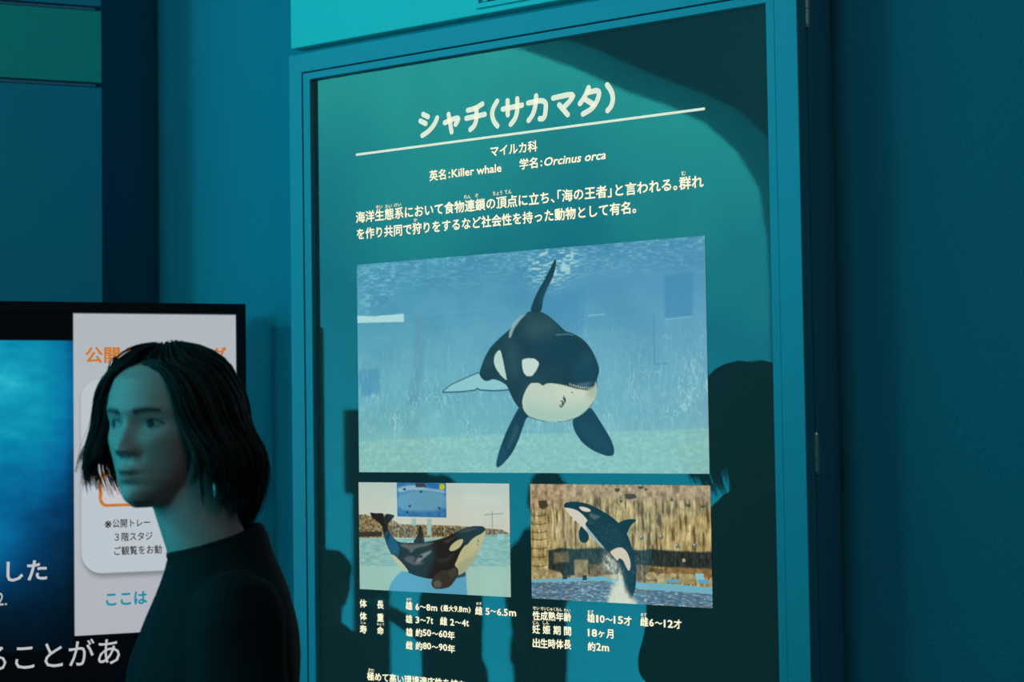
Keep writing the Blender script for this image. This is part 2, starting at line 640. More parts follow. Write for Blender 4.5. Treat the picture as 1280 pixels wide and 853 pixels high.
def stroke(mb, pts, wd, y, n=10):
    """a rounded pen stroke lying in the plane (local x, z)"""
    P = [Vector((p[0], p[1])) for p in pts]
    if len(P) > 2:                                   # smooth the middle
        for _ in range(2):
            Q = [P[0]]
            for i in range(len(P) - 1):
                Q += [P[i] * .75 + P[i + 1] * .25, P[i] * .25 + P[i + 1] * .75]
            P = Q + [P[-1]]
    L, R = [], []
    for i, p in enumerate(P):
        t_ = (P[min(i + 1, len(P) - 1)] - P[max(i - 1, 0)]).normalized()
        nn = Vector((-t_.y, t_.x)) * wd / 2
        L.append(p + nn)
        R.append(p - nn)
    m = len(P)
    vs = [(q.x, y, q.y) for q in L] + [(q.x, y, q.y) for q in R]
    mb.add(vs, [(i, i + 1, m + i + 1, m + i) for i in range(m - 1)])
    for p, q in ((P[0], P[1]), (P[-1], P[-2])):
        d = (p - q).normalized()
        a0 = math.atan2(d.y, d.x)
        cap = [(p.x + wd / 2 * math.cos(a0 + math.pi * (k / n - .5)), y, p.y + wd / 2 * math.sin(a0 + math.pi * (k / n - .5))) for k in range(n + 1)]
        mb.add(cap, [tuple(range(n + 1))])


TY = PY - .0016         # lettering and pictures are mounted on the face of the glass
mb = MB()


def z4(L):
    return [(360 + x / 4, y / 4) for x, y in L]


def z6(L):
    return [(650 + x / 3.708, 80 + y / 3.708) for x, y in L]


for L in [[(676, 572), (700, 584)], [(662, 605), (688, 618)], [(672, 678), (705, 656), (733, 622), (746, 590)],
          [(784, 614), (854, 584), (849, 605), (838, 622)], [(803, 572), (818, 660)],
          [(900, 552), (938, 542), (972, 520)], [(892, 592), (984, 572)], [(942, 545), (944, 590), (934, 628), (912, 648)],
          [(1046, 506), (1026, 540), (1019, 570), (1028, 606), (1047, 630)],
          [(1074, 546), (1170, 526)], [(1098, 504), (1099, 574)], [(1146, 494), (1148, 545), (1138, 592), (1114, 622)]]:
    stroke(mb, CASE.pts(z4(L), TY), .0098, TY)
for L in [[(38, 181), (121, 164), (119, 225), (110, 254), (92, 254)], [(75, 148), (72, 195), (60, 235), (40, 262)],
          [(154, 158), (252, 136), (238, 165), (206, 198)], [(182, 190), (221, 235)],
          [(318, 110), (303, 148), (278, 184)], [(316, 132), (370, 119), (362, 165), (335, 208), (292, 232)], [(306, 166), (342, 188)],
          [(404, 97), (426, 128), (432, 162), (424, 196), (406, 216)]]:
    stroke(mb, CASE.pts(z6(L), TY), .0098, TY)
mb.build('heading_lettering', M['cream'], poster)
mb = MB()
(x0, za), (x1, zb) = CASE.px(445, 193.5, TY), CASE.px(881, 136, TY)
mb.box(x0, x1, TY, TY + .0001, (za + zb) / 2 - .0022, (za + zb) / 2 + .0022)
mb.build('heading_rule', M['cream'], poster)

mb = MB()
cjk_line(mb, CASE, 'マイルカ科', (612.5, 196.0), (671.6, 189.6), 13.6, TY)
cjk_line(mb, CASE, '英名', (536.9, 226.6), (558.6, 223.8), 13.0, TY)
latin_line(mb, CASE, ':', (560.6, 222.4), (562.8, 222.2), 11.0, TY, bold=.03)
latin_line(mb, CASE, 'Killer whale', (564.6, 221.6), (627, 214.8), 10.4, TY, bold=.022)
cjk_line(mb, CASE, '学名', (649.3, 212.6), (673.5, 209.2), 13.4, TY)
latin_line(mb, CASE, ':', (675.6, 207.8), (677.8, 207.5), 11.0, TY, bold=.03)
latin_line(mb, CASE, 'Orcinus orca', (680.3, 207.3), (757.4, 198.8), 10.8, TY, bold=.022, shear=.22)
mb.build('name_lettering', M['cream'], poster)

mb = MB()
cjk_line(mb, CASE, '海洋生態系において食物連鎖の頂点に立ち、「海の王者」と言われる。群れ', (445, 279.2), (879.5, 234.2), 14.0, TY)
cjk_line(mb, CASE, 'を作り共同で狩りをするなど社会性を持った動物として有名。', (445.6, 299.6), (797, 266.4), 13.8, TY)


def z5box(s, x0, y0, x1, y1):
    box_text(mb, CASE, s, 430 + x0 / 3.876, 90 + y0 / 3.876, 430 + x1 / 3.876, 90 + y1 / 3.876, TY, bold=.012)


z5box('せい', 154, 645, 186, 664)
z5box('たい', 200, 641, 232, 659)
z5box('けい', 243, 635, 276, 653)
z5box('れん', 581, 595, 614, 614)
z5box('さ', 635, 589, 650, 607)
z5box('ちょう', 721, 577, 767, 598)
z5box('てん', 778, 571, 812, 591)
z5box('か', 338, 709, 355, 726)
box_text(mb, CASE, 'む', 851.8, 213.8, 857, 219.6, TY, bold=.012)
mb.build('description_lettering', M['cream'], poster)

mb = MB()


def q4(s, x0, y0, x1, y1, bold=.024):
    box_text(mb, CASE, s, 430 + x0 / 5.565, 735 + y0 / 5.565, 430 + x1 / 5.565, 735 + y1 / 5.565, TY, bold=bold)


def q4l(s, x0, y0, x1, y1, h):
    latin_line(mb, CASE, s, (430 + x0 / 5.565, 735 + y0 / 5.565), (430 + x1 / 5.565, 735 + y1 / 5.565), h / 5.565, TY, bold=.024)


def q4c(s, x0, y0, x1, y1, h):
    cjk_line(mb, CASE, s, (430 + x0 / 5.565, 735 + y0 / 5.565), (430 + x1 / 5.565, 735 + y1 / 5.565), h / 5.565, TY, bold=.024)


def rows(name, items):
    global mb
    mb = MB()
    for it in items:
        q4(*it)
    mb.build(name, M['cream'], poster)


rows('length_heading', [('体', 108, 81, 158, 139)])
rows('length_heading', [('長', 229, 90, 276, 148)])
rows('male_length_lettering', [('雄', 428, 95, 476, 156), ('おす', 434, 71, 470, 91, .01), ('6', 497, 109, 522, 157), ('〜', 527, 126, 570, 142), ('8', 573, 114, 600, 161), ('m', 605, 130, 648, 163),
     ('(', 672, 122, 686, 168), ('最', 690, 122, 726, 166), ('大', 727, 124, 762, 168), ('9.8', 766, 128, 822, 170), ('m', 827, 141, 862, 172), (')', 866, 134, 880, 180)])
rows('female_length_lettering', [('雌', 912, 130, 963, 192), ('めす', 920, 101, 957, 121, .01), ('5', 985, 141, 1013, 190), ('〜', 1018, 156, 1060, 172), ('6.5', 1064, 146, 1140, 196), ('m', 1148, 163, 1197, 199)])
rows('weight_heading', [('体', 109, 170, 158, 228)])
rows('weight_heading', [('重', 230, 179, 276, 237)])
rows('male_weight_lettering', [('雄', 428, 188, 476, 249), ('3', 497, 201, 524, 248), ('〜', 529, 219, 570, 234), ('7', 574, 205, 600, 251), ('t', 602, 211, 619, 253)])
rows('female_weight_lettering', [('雌', 667, 204, 718, 264), ('2', 738, 217, 766, 264), ('〜', 771, 235, 814, 250), ('4', 818, 222, 848, 269), ('t', 850, 228, 868, 271)])
rows('lifespan_heading', [('寿', 109, 261, 158, 319), ('じゅ', 117, 237, 151, 252, .01)])
rows('lifespan_heading', [('命', 230, 270, 276, 328), ('みょう', 228, 246, 278, 263, .01)])
rows('male_lifespan_lettering', [('雄', 430, 280, 478, 341), ('約', 497, 285, 545, 342), ('50', 548, 290, 606, 338), ('〜', 611, 312, 655, 328), ('60', 659, 298, 718, 347), ('年', 721, 302, 770, 362)])
rows('female_lifespan_lettering', [('雌', 430, 372, 478, 432), ('約', 497, 377, 545, 435), ('80', 548, 382, 606, 430), ('〜', 611, 405, 655, 421), ('90', 659, 391, 718, 440), ('年', 721, 396, 772, 455)])

mb = MB()


def q5(s, x0, y0, x1, y1, bold=.024):
    box_text(mb, CASE, s, 650 + x0 / 3.879, 750 + y0 / 3.879, 650 + x1 / 3.879, 750 + y1 / 3.879, TY, bold=bold)


def rows5(name, items):
    global mb
    mb = MB()
    for it in items:
        q5(*it)
    mb.build(name, M['cream'], poster)


rows5('maturity_heading', [(ch, 61 + 37.8 * k, 55 + 1.7 * k, 97 + 37.8 * k, 100 + 1.7 * k) for k, ch in enumerate('性成熟年齢')] + [('せい', 62, 33, 93, 49, .01), ('せいじゅくねん', 100, 36, 203, 55, .01), ('れい', 213, 43, 243, 59, .01)])
rows5('male_maturity_lettering', [('おす', 328, 50, 357, 66, .01), ('雄', 325, 66, 363, 112), ('1', 369, 74, 380, 111), ('0', 386, 75, 411, 113), ('〜', 414, 90, 450, 103), ('15', 454, 80, 500, 118), ('才', 503, 80, 541, 126)])
rows5('female_maturity_lettering', [('めす', 586, 65, 614, 82, .01), ('雌', 583, 84, 622, 131), ('6', 626, 93, 649, 130), ('〜', 654, 107, 690, 120), ('12', 697, 98, 742, 136), ('才', 745, 96, 783, 142)])
rows5('gestation_heading', [('にん', 63, 102, 91, 119, .01), ('しん', 111, 104, 140, 121, .01), ('妊', 60, 121, 97, 165), ('娠', 110, 124, 147, 168), ('期', 161, 127, 197, 171), ('間', 213, 131, 248, 175)])
rows5('gestation_lettering', [('18', 329, 142, 374, 180), ('ヶ', 379, 152, 410, 184), ('月', 419, 144, 453, 189)])
rows5('birth_length_heading', [(ch, 61 + 37.8 * k, 187 + 2.0 * k, 97 + 37.8 * k, 233 + 2.0 * k) for k, ch in enumerate('出生時体長')])
rows5('birth_length_lettering', [('約', 328, 205, 366, 250), ('2', 370, 210, 393, 248), ('m', 397, 224, 432, 251)])

mb = MB()
q4c('極めて高い環境適応性を持ち', 162, 651, 850, 700, 58)
q4('きわ', 170, 563, 209, 584, .01)
mb.build('habitat_lettering', M['cream'], poster)


# ---- printed pictures: a fine grid whose colours are painted here
def vnoise(h, w, sy, sx, seed=0, oct=3):
    r = np.random.default_rng(seed)
    out = np.zeros((h, w))
    amp, tot = 1.0, 0
    for k in range(oct):
        gy, gx = max(2, int(h / sy) + 3), max(2, int(w / sx) + 3)
        G = r.random((gy, gx))
        y = np.arange(h) / sy
        x = np.arange(w) / sx
        yi, xi = np.minimum(y.astype(int), gy - 2), np.minimum(x.astype(int), gx - 2)
        fy, fx = y - yi, x - xi
        fy = (fy * fy * (3 - 2 * fy))[:, None]
        fx = (fx * fx * (3 - 2 * fx))[None]
        A = G[yi][:, xi] * (1 - fy) * (1 - fx) + G[yi + 1][:, xi] * fy * (1 - fx) + G[yi][:, xi + 1] * (1 - fy) * fx + G[yi + 1][:, xi + 1] * fy * fx
        out += A * amp
        tot += amp
        amp *= .5
        sy, sx = max(1.2, sy / 2), max(1.2, sx / 2)
    return out / tot


class Canvas:
    def __init__(self, P, corners, res, depth):
        """corners: pixel rectangle TL, TR, BR, BL of the picture in the photograph"""
        q = P.pts(corners, depth)
        self.x0, self.x1 = (q[0][0] + q[3][0]) / 2, (q[1][0] + q[2][0]) / 2
        self.z1, self.z0 = (q[0][1] + q[1][1]) / 2, (q[2][1] + q[3][1]) / 2
        self.P, self.depth = P, depth
        self.ss = 2
        self.w, self.h = res, int(round(res * (self.z1 - self.z0) / (self.x1 - self.x0)))
        self.W, self.H = self.w * self.ss, self.h * self.ss
        self.img = np.zeros((self.H, self.W, 3))
        self.Y, self.X = np.mgrid[0:self.H, 0:self.W].astype(float)

    def uv(self, L):
        out = []
        for x, y in L:
            a, z = self.P.px(x, y, self.depth)
            out.append(((a - self.x0) / (self.x1 - self.x0) * self.W, (self.z1 - z) / (self.z1 - self.z0) * self.H))
        return out

    def mask(self, L, soft=0, smooth=True):
        pts = np.array(self.uv(L))
        if smooth and len(pts) > 5:
            for _ in range(2):
                nx = np.roll(pts, -1, 0)
                pts = np.stack([pts * .8 + nx * .2, pts * .2 + nx * .8], 1).reshape(-1, 2)
        x0, y0 = np.floor(pts.min(0)).astype(int) - 2
        x1, y1 = np.ceil(pts.max(0)).astype(int) + 2
        x0, y0 = max(x0, 0), max(y0, 0)
        x1, y1 = min(x1, self.W), min(y1, self.H)
        m = np.zeros((self.H, self.W), bool)
        if x1 <= x0 or y1 <= y0:
            return m.astype(float)
        X, Y = self.X[y0:y1, x0:x1] + .5, self.Y[y0:y1, x0:x1] + .5
        s = np.zeros(X.shape, bool)
        for (ax_, ay_), (bx_, by_) in zip(pts, np.roll(pts, -1, 0)):
            if ay_ == by_:
                continue
            c = ((ay_ > Y) != (by_ > Y)) & (X < (bx_ - ax_) * (Y - ay_) / (by_ - ay_) + ax_)
            s ^= c
        m[y0:y1, x0:x1] = s
        m = m.astype(float)
        return blur(m, soft * self.ss) if soft else m

    def fill(self, L, col, a=1.0, soft=0, smooth=True):
        m = (self.mask(L, soft, smooth) if isinstance(L, list) else L) * a
        c = np.array(col, float)
        self.img = self.img * (1 - m[..., None]) + (c if c.ndim == 3 else c[None, None]) * m[..., None]

    def line(self, L, wd, col, a=1.0):
        pts = self.uv(L)
        wd = wd * self.ss
        d = np.full((self.H, self.W), 1e9)
        for (ax_, ay_), (bx_, by_) in zip(pts[:-1], pts[1:]):
            dx, dy = bx_ - ax_, by_ - ay_
            t_ = np.clip(((self.X - ax_) * dx + (self.Y - ay_) * dy) / (dx * dx + dy * dy + 1e-9), 0, 1)
            d = np.minimum(d, np.hypot(self.X - ax_ - t_ * dx, self.Y - ay_ - t_ * dy))
        m = np.clip(wd / 2 + .5 - d, 0, 1)
        self.fill(m, col, a)

    def build(self, name, m, parent, thick=.0006):
        s = self.ss
        im = self.img[:self.h * s, :self.w * s].reshape(self.h, s, self.w, s, 3).mean((1, 3))
        h, w_ = im.shape[:2]
        xs = np.linspace(self.x0, self.x1, w_)
        zs = np.linspace(self.z1, self.z0, h)
        V = np.zeros((h, w_, 3))
        V[..., 0] = xs[None]
        V[..., 2] = zs[:, None]
        V[..., 1] = self.depth
        i = np.arange(h * w_).reshape(h, w_)
        Q = np.stack([i[:-1, :-1], i[1:, :-1], i[1:, 1:], i[:-1, 1:]], -1).reshape(-1, 4)
        me = bpy.data.meshes.new(name)
        me.vertices.add(h * w_)
        me.vertices.foreach_set('co', V.ravel())
        me.loops.add(Q.size)
        me.loops.foreach_set('vertex_index', Q.ravel().astype(np.int32))
        me.polygons.add(len(Q))
        me.polygons.foreach_set('loop_start', (np.arange(len(Q)) * 4).astype(np.int32))
        me.update()
        me.validate()
        c = me.color_attributes.new('col', 'FLOAT_COLOR', 'POINT')
        rgba = np.ones((h * w_, 4), np.float32)
        rgba[:, :3] = lin(im).reshape(-1, 3)
        c.data.foreach_set('color', rgba.ravel())
        me.materials.append(m)
        o = bpy.data.objects.new(name, me)
        COL.objects.link(o)
        if parent:
            o.parent = parent
        return o


def blur(m, r):
    r = int(max(1, round(r)))
    for _ in range(2):
        for ax_ in (0, 1):
            pad = [(0, 0), (0, 0)]
            pad[ax_] = (r + 1, r)
            c = np.cumsum(np.pad(m, pad, mode='edge'), axis=ax_)
            n_ = m.shape[ax_]
            hi = np.take(c, np.arange(2 * r + 1, n_ + 2 * r + 1), ax_)
            lo = np.take(c, np.arange(0, n_), ax_)
            m = (hi - lo) / (2 * r + 1)
    return m


def K(L):
    return [(530 + x / 2.942, 310 + y / 2.942) for x, y in L]


def Z7(L):
    return [(430 + x / 2.723, 290 + y / 2.723) for x, y in L]


# -- the large picture: a killer whale under water
cv = Canvas(CASE, [(446, 331), (881, 295), (887, 592), (449, 591)], 540, PY - .0015)
H, W_ = cv.H, cv.W
v = cv.Y / H
u = cv.X / W_


def ramp3(t_, stops):
    out = np.zeros(t_.shape + (3,))
    for c in range(3):
        out[..., c] = np.interp(t_, [s[0] for s in stops], [s[1][c] for s in stops])
    return out


bgc = ramp3(v, [(0, (88, 150, 178)), (.2, (94, 156, 183)), (.45, (112, 170, 190)), (.75, (128, 184, 193)), (.86, (136, 190, 192)), (1, (152, 196, 188))])
bgc += (u - .5)[..., None] * np.array([4, -4, 4])[None, None]
cv.img = bgc
n1 = vnoise(H, W_, 60, 90, 1)
cv.img += (n1[..., None] - .5) * np.array([18, 18, 14])
# wall seams and darker blue column behind the fin
cv.fill(Z7([(670, 210), (815, 195), (805, 350), (660, 350)]), (74, 138, 180), .45, soft=6, smooth=False)
cv.fill(Z7([(1088, 150), (1186, 138), (1186, 290), (1092, 298)]), (74, 136, 178), .6, soft=1.6, smooth=False)
cv.line(Z7([(1092, 298), (1186, 288)]), 1.2, (150, 205, 215), .7)
cv.fill(Z7([(52, 470), (122, 466), (122, 556), (56, 560)]), (80, 142, 178), .6, soft=1.6, smooth=False)
cv.fill(Z7([(240, 285), (278, 280), (272, 480), (262, 590), (210, 590), (236, 480)]), (104, 150, 170), .5, soft=3, smooth=False)
cv.line(Z7([(60, 300), (520, 262)]), .8, (130, 190, 210), .35)
cv.line(Z7([(60, 345), (560, 300)]), .8, (84, 150, 185), .4)
cv.line(Z7([(830, 285), (885, 280)]), 1.6, (165, 212, 220), .6)
cv.line(Z7([(818, 225), (806, 350)]), 1.2, (80, 146, 190), .6)
cv.line(Z7([(1052, 280), (1055, 450), (1100, 448)]), 1.6, (76, 140, 180), .6)
# surface ripples near the top
rp = vnoise(H, W_, 3.2, 13, 3, 2)
zone = np.clip(1 - v / .20, 0, 1) ** 1.2
cv.fill(np.clip((rp - .56) * 6, 0, 1) * zone, (166, 214, 222), .45)
cv.fill(np.clip((.40 - rp) * 6, 0, 1) * zone, (56, 124, 168), .35)
gl = cv.mask(Z7([(660, 60), (780, 48), (800, 110), (770, 170), (700, 196), (640, 180), (625, 120)]), soft=7)
cv.fill(np.clip((rp - .50) * 7, 0, 1) * gl, (206, 232, 226), .75)
wl = vnoise(H, W_, 4, 18, 8, 2)
gl = cv.mask(Z7([(50, 120), (180, 110), (200, 190), (90, 280), (50, 280)]), soft=8)
cv.fill(np.clip((wl - .52) * 6, 0, 1) * gl, (150, 205, 220), .5)
# caustics: thin bright wandering streaks, mostly upright
c1 = vnoise(H, W_, 42, 13, 21, 2)
c2n = vnoise(H, W_, 30, 10, 22, 2)
line_ = np.exp(-((c1 - .5) / .022) ** 2) * .9 + np.exp(-((c2n - .5) / .018) ** 2) * .7
patch = np.clip((vnoise(H, W_, 50, 46, 23, 2) - .40) * 3.0, 0, 1)
zone = np.interp(v, [.30, .48, .62, .80, .88, .9], [0, .45, .9, .8, .5, 0])
cv.fill(np.clip(line_ * patch * zone, 0, 1), (205, 232, 222), .85)
c3 = vnoise(H, W_, 18, 6, 25, 2)
cv.fill(np.clip((c3 - .55) * 4, 0, 1) * zone, (165, 212, 212), .35)
# floor of the pool
fl = cv.mask(Z7([(40, 712), (520, 690), (900, 680), (1250, 668), (1250, 900), (40, 900)]), smooth=False, soft=1)
ft = vnoise(H, W_, 6, 10, 30, 3)
cv.fill(fl, np.array((154, 202, 194))[None, None] + (ft[..., None] - .5) * np.array([30, 24, 20]), .9)
cv.fill(np.clip((ft - .60) * 5, 0, 1) * fl, (190, 222, 204), .3)
# white ledge
cv.fill(Z7([(40, 286), (100, 288), (150, 284), (205, 279), (205, 307), (120, 309), (40, 311)]), (198, 228, 224), .95, smooth=False)

BODY = K([(388, 232), (350, 258), (318, 298), (280, 330), (245, 365), (222, 405), (208, 445), (203, 462), (210, 478), (228, 492), (255, 482), (280, 490), (305, 505), (315, 530), (330, 562), (350, 590), (372, 615),
          (400, 628), (440, 638), (490, 641), (535, 635), (580, 615), (610, 588), (630, 550), (637, 515), (634, 488), (645, 452), (640, 428), (622, 385), (600, 352), (575, 330), (545, 314), (520, 308), (490, 278), (460, 252), (432, 235)])
cv.fill(K([(68, 528), (100, 502), (150, 480), (200, 458), (222, 486), (265, 476), (300, 492), (314, 520), (260, 525), (205, 522), (195, 516), (185, 524), (130, 530), (80, 534)]), (160, 206, 206), 1)
cv.line(K([(68, 528), (98, 503), (150, 479), (200, 458)]), 1.3, (36, 78, 96), .9)
cv.line(K([(70, 531), (130, 529), (186, 523), (196, 516), (206, 522), (260, 525), (314, 521)]), 1.6, (34, 74, 92), .9)
cv.fill(K([(352, 580), (330, 620), (300, 680), (275, 750), (264, 797), (270, 809), (290, 795), (325, 755), (350, 700), (365, 655), (375, 628), (388, 618)]), (30, 56, 72))
cv.fill(K([(340, 640), (318, 690), (302, 740), (312, 745), (335, 705), (352, 660)]), (56, 84, 100), .7, soft=1.5)
cv.fill(K([(290, 720), (272, 770), (266, 802), (288, 790), (306, 760)]), (38, 78, 104), .6, soft=2)
cv.fill(K([(543, 630), (552, 672), (580, 715), (620, 745), (670, 765), (697, 763), (700, 740), (686, 700), (655, 650), (630, 610), (612, 584), (580, 610)]), (32, 62, 80))
cv.fill(K([(560, 640), (590, 700), (650, 745), (690, 750), (670, 700), (620, 640)]), (40, 74, 94), .5, soft=3)
body = cv.mask(BODY)
sh = vnoise(H, W_, 30, 40, 41, 2)
bc = np.array((36, 56, 64))[None, None] + (sh[..., None] - .5) * np.array([14, 16, 18])
cv.fill(body, bc)
cv.fill(cv.mask(K([(420, 246), (470, 262), (520, 305), (440, 340), (380, 330), (350, 320), (372, 268)]), soft=8) * body, (66, 86, 90), .75)
cv.fill(cv.mask(K([(420, 340), (500, 318), (560, 325), (600, 370), (560, 420), (470, 420), (410, 390)]), soft=10) * body, (24, 54, 70), .8)
cv.fill(cv.mask(K([(560, 410), (610, 395), (640, 440), (636, 480), (580, 485), (550, 460)]), soft=6) * body, (26, 66, 84), .8)
cv.fill(cv.mask(K([(570, 385), (600, 390), (616, 430), (590, 430)]), soft=5) * body, (46, 78, 92), .7)
cv.fill(cv.mask(K([(300, 340), (330, 330), (350, 400), (345, 500), (320, 480), (300, 400)]), soft=7) * body, (54, 78, 86), .75)
cv.line(K([(486, 320), (520, 317), (548, 320)]), 1.4, (120, 160, 172), .6)
cv.fill(K([(388, 238), (404, 190), (425, 148), (448, 108), (468, 68), (483, 40), (487, 50), (482, 82), (470, 117), (452, 150), (438, 185), (432, 240)]), (32, 54, 66))
cv.fill(K([(420, 190), (446, 130), (470, 84), (466, 118), (440, 180), (428, 225)]), (46, 74, 88), .5, soft=2)
cv.fill(K([(384, 236), (352, 254), (326, 280), (313, 310), (312, 334), (320, 330), (330, 300), (352, 268)]), (176, 196, 190), .85, soft=.7)
cv.fill(K([(272, 378), (282, 376), (290, 410), (300, 460), (306, 490), (285, 472), (265, 446), (256, 420), (260, 395)]), (206, 220, 206))
cv.fill(K([(358, 412), (378, 406), (408, 407), (425, 424), (414, 450), (397, 473), (376, 472), (364, 456)]), (222, 226, 210))
jaw = cv.mask(K([(392, 496), (374, 522), (361, 556), (363, 592), (382, 618), (420, 632), (470, 641), (520, 637), (570, 620), (605, 590), (630, 552), (637, 515), (631, 488), (622, 510), (600, 522), (560, 519), (520, 506), (480, 498), (448, 499),
                 (437, 508), (425, 497)]))
cv.fill(jaw, (214, 216, 192))
cv.fill(cv.mask(K([(360, 560), (400, 590), (470, 610), (560, 600), (620, 560), (630, 560), (590, 620), (480, 650), (380, 630)]), soft=10) * jaw, (150, 190, 172), .8)
cv.fill(cv.mask(K([(470, 498), (560, 515), (630, 505), (634, 540), (560, 560), (480, 540)]), soft=8) * jaw, (232, 226, 196), .8)
cv.fill(cv.mask(K([(600, 525), (636, 492), (640, 520), (620, 560), (600, 548)]), soft=4) * jaw, (178, 176, 140), .7)
cv.fill(K([(515, 500), (550, 502), (590, 494), (626, 490), (628, 506), (604, 518), (570, 514), (540, 508)]), (40, 62, 76), 1)
cv.fill(K([(555, 500), (590, 496), (622, 494), (600, 508), (575, 509)]), (86, 120, 132), .8, soft=.8)
for i in range(11):
    x = 536 + i * 7.6
    y = 503 + math.sin(min(1, i / 8) * 1.6) * 13
    cv.fill(K([(x - 2, y - 6), (x + 2, y - 6), (x + 2.4, y + 3), (x - 2, y + 3)]), (196, 196, 176), .9, smooth=False)
cv.line(K([(512, 503), (560, 516), (602, 523), (624, 512), (632, 492)]), 1.0, (120, 112, 92), .8)
for L in [[(514, 545), (512, 556), (520, 560)], [(504, 562), (512, 566), (506, 574)], [(513, 572), (507, 582)], [(499, 578), (503, 585)], [(518, 552), (517, 568)]]:
    cv.line(K(L), 1.5, (38, 42, 40), .95)
cv.line(K([(540, 530), (548, 534)]), 1, (60, 60, 50), .6)
cv.img += rng.normal(0, 2.2, cv.img.shape)
cv.build('underwater_whale_photo', M['photo'], poster)


# -- small picture on the left: a killer whale lying on the stage
def S(L):
    return [(440 + x / 5.333, 595 + y / 5.333) for x, y in L]


cv = Canvas(CASE, [(449, 603), (637, 605), (638, 746), (449, 737.5)], 320, PY - .0015)
H, W_ = cv.H, cv.W
v, u = cv.Y / H, cv.X / W_
cv.img = ramp3(v, [(0, (206, 210, 196)), (.25, (222, 214, 194)), (.42, (228, 212, 188)), (1, (220, 210, 190))])
cv.fill(cv.mask(S([(640, 160), (800, 130), (1000, 150), (1000, 190), (800, 180)]), soft=6), (232, 222, 204), .6)
cv.fill(np.clip(.5 - u, 0, 1), (190, 214, 200), .45)
rk = vnoise(H, W_, 5, 6, 51, 3)
rk2 = vnoise(H, W_, 7, 4, 55, 3)
rock = np.stack([148 + (rk - .5) * 190, 124 + (rk - .5) * 175, 86 + (rk - .5) * 150], -1)
mk = cv.mask(S([(40, 262), (90, 258), (140, 275), (280, 300), (320, 325), (520, 330), (640, 332), (760, 338), (900, 352), (1000, 360), (1060, 390), (1060, 410), (40, 415)]), smooth=False)
cv.fill(mk, rock)
cv.fill(cv.mask(S([(40, 375), (200, 372), (200, 405), (40, 408)]), smooth=False), (58, 52, 46), .9)
cv.fill(cv.mask(S([(540, 345), (700, 350), (760, 372), (620, 405), (540, 400)]), smooth=False) * np.clip((rk2 - .4) * 5, 0, 1), (66, 62, 44), .8)
cv.fill(cv.mask(S([(250, 330), (480, 325), (480, 420), (250, 415)]), smooth=False) * np.clip((rk2 - .5) * 6, 0, 1), (70, 62, 50), .7)
wt = vnoise(H, W_, 4, 20, 52, 3)
mk = cv.mask(S([(40, 412), (300, 420), (700, 412), (1060, 406), (1060, 606), (40, 606)]), smooth=False)
cv.fill(mk, np.stack([152 + (wt - .5) * 70, 192 + (wt - .5) * 50, 182 + (wt - .5) * 40], -1))
cv.fill(cv.mask(S([(880, 395), (1060, 385), (1060, 415), (880, 415)]), smooth=False), (150, 196, 194), .7)
cv.fill(cv.mask(S([(970, 390), (1012, 388), (1014, 428), (970, 428)]), smooth=False), (160, 208, 208), 1)
cv.fill(cv.mask(S([(40, 604), (1060, 606), (1070, 820), (40, 820)]), smooth=False), (172, 206, 188), 1)
cv.fill(cv.mask(S([(760, 620), (1060, 620), (1060, 800), (770, 800)]), smooth=False, soft=8), (184, 212, 190), .6)
cv.fill(cv.mask(S([(330, 636), (420, 640), (757, 632), (768, 800), (240, 770), (262, 712), (296, 668)]), smooth=False, soft=1), (98, 168, 196), .95)
# billboard on two posts
for x0, x1, y1 in ((398, 428, 335), (500, 530, 400)):
    cv.fill(S([(x0, 280), (x1, 280), (x1, y1), (x0, y1)]), (176, 194, 184), 1, smooth=False)
cv.fill(S([(293, 30), (632, 30), (637, 292), (298, 284)]), (214, 216, 200), 1, smooth=False)
sc_ = cv.mask(S([(298, 30), (626, 30), (630, 280), (303, 273)]), smooth=False)
nb = vnoise(H, W_, 8, 14, 53, 3)
cv.fill(sc_, np.stack([62 + (nb - .5) * 30, 122 + (nb - .5) * 40, 170 + (nb - .5) * 40], -1))
cv.fill(cv.mask(S([(300, 130), (380, 105), (470, 98), (560, 106), (630, 132), (628, 215), (540, 238), (400, 240), (304, 220)]), soft=2) * sc_, (118, 166, 186), .85)
cv.fill(cv.mask(S([(300, 80), (420, 60), (500, 86), (620, 100), (625, 120), (500, 98), (380, 98), (310, 118)]), soft=.8) * sc_, (176, 204, 208), .85)
cv.fill(S([(425, 52), (480, 52), (500, 78), (425, 80)]), (74, 66, 66), .9, smooth=False)
cv.fill(S([(505, 50), (575, 56), (578, 80), (512, 82)]), (52, 112, 168), .9, smooth=False)
for x, y in ((385, 204), (582, 218), (460, 108), (350, 92), (368, 244)):
    cv.fill(S([(x - 10, y - 7), (x + 8, y - 8), (x + 10, y + 6), (x - 8, y + 8)]), (44, 72, 110), .9, smooth=False)
cv.fill(S([(600 + 19 * math.cos(k * .6283), 76 + 22 * math.sin(k * .6283)) for k in range(10)]), (206, 196, 40), 1)
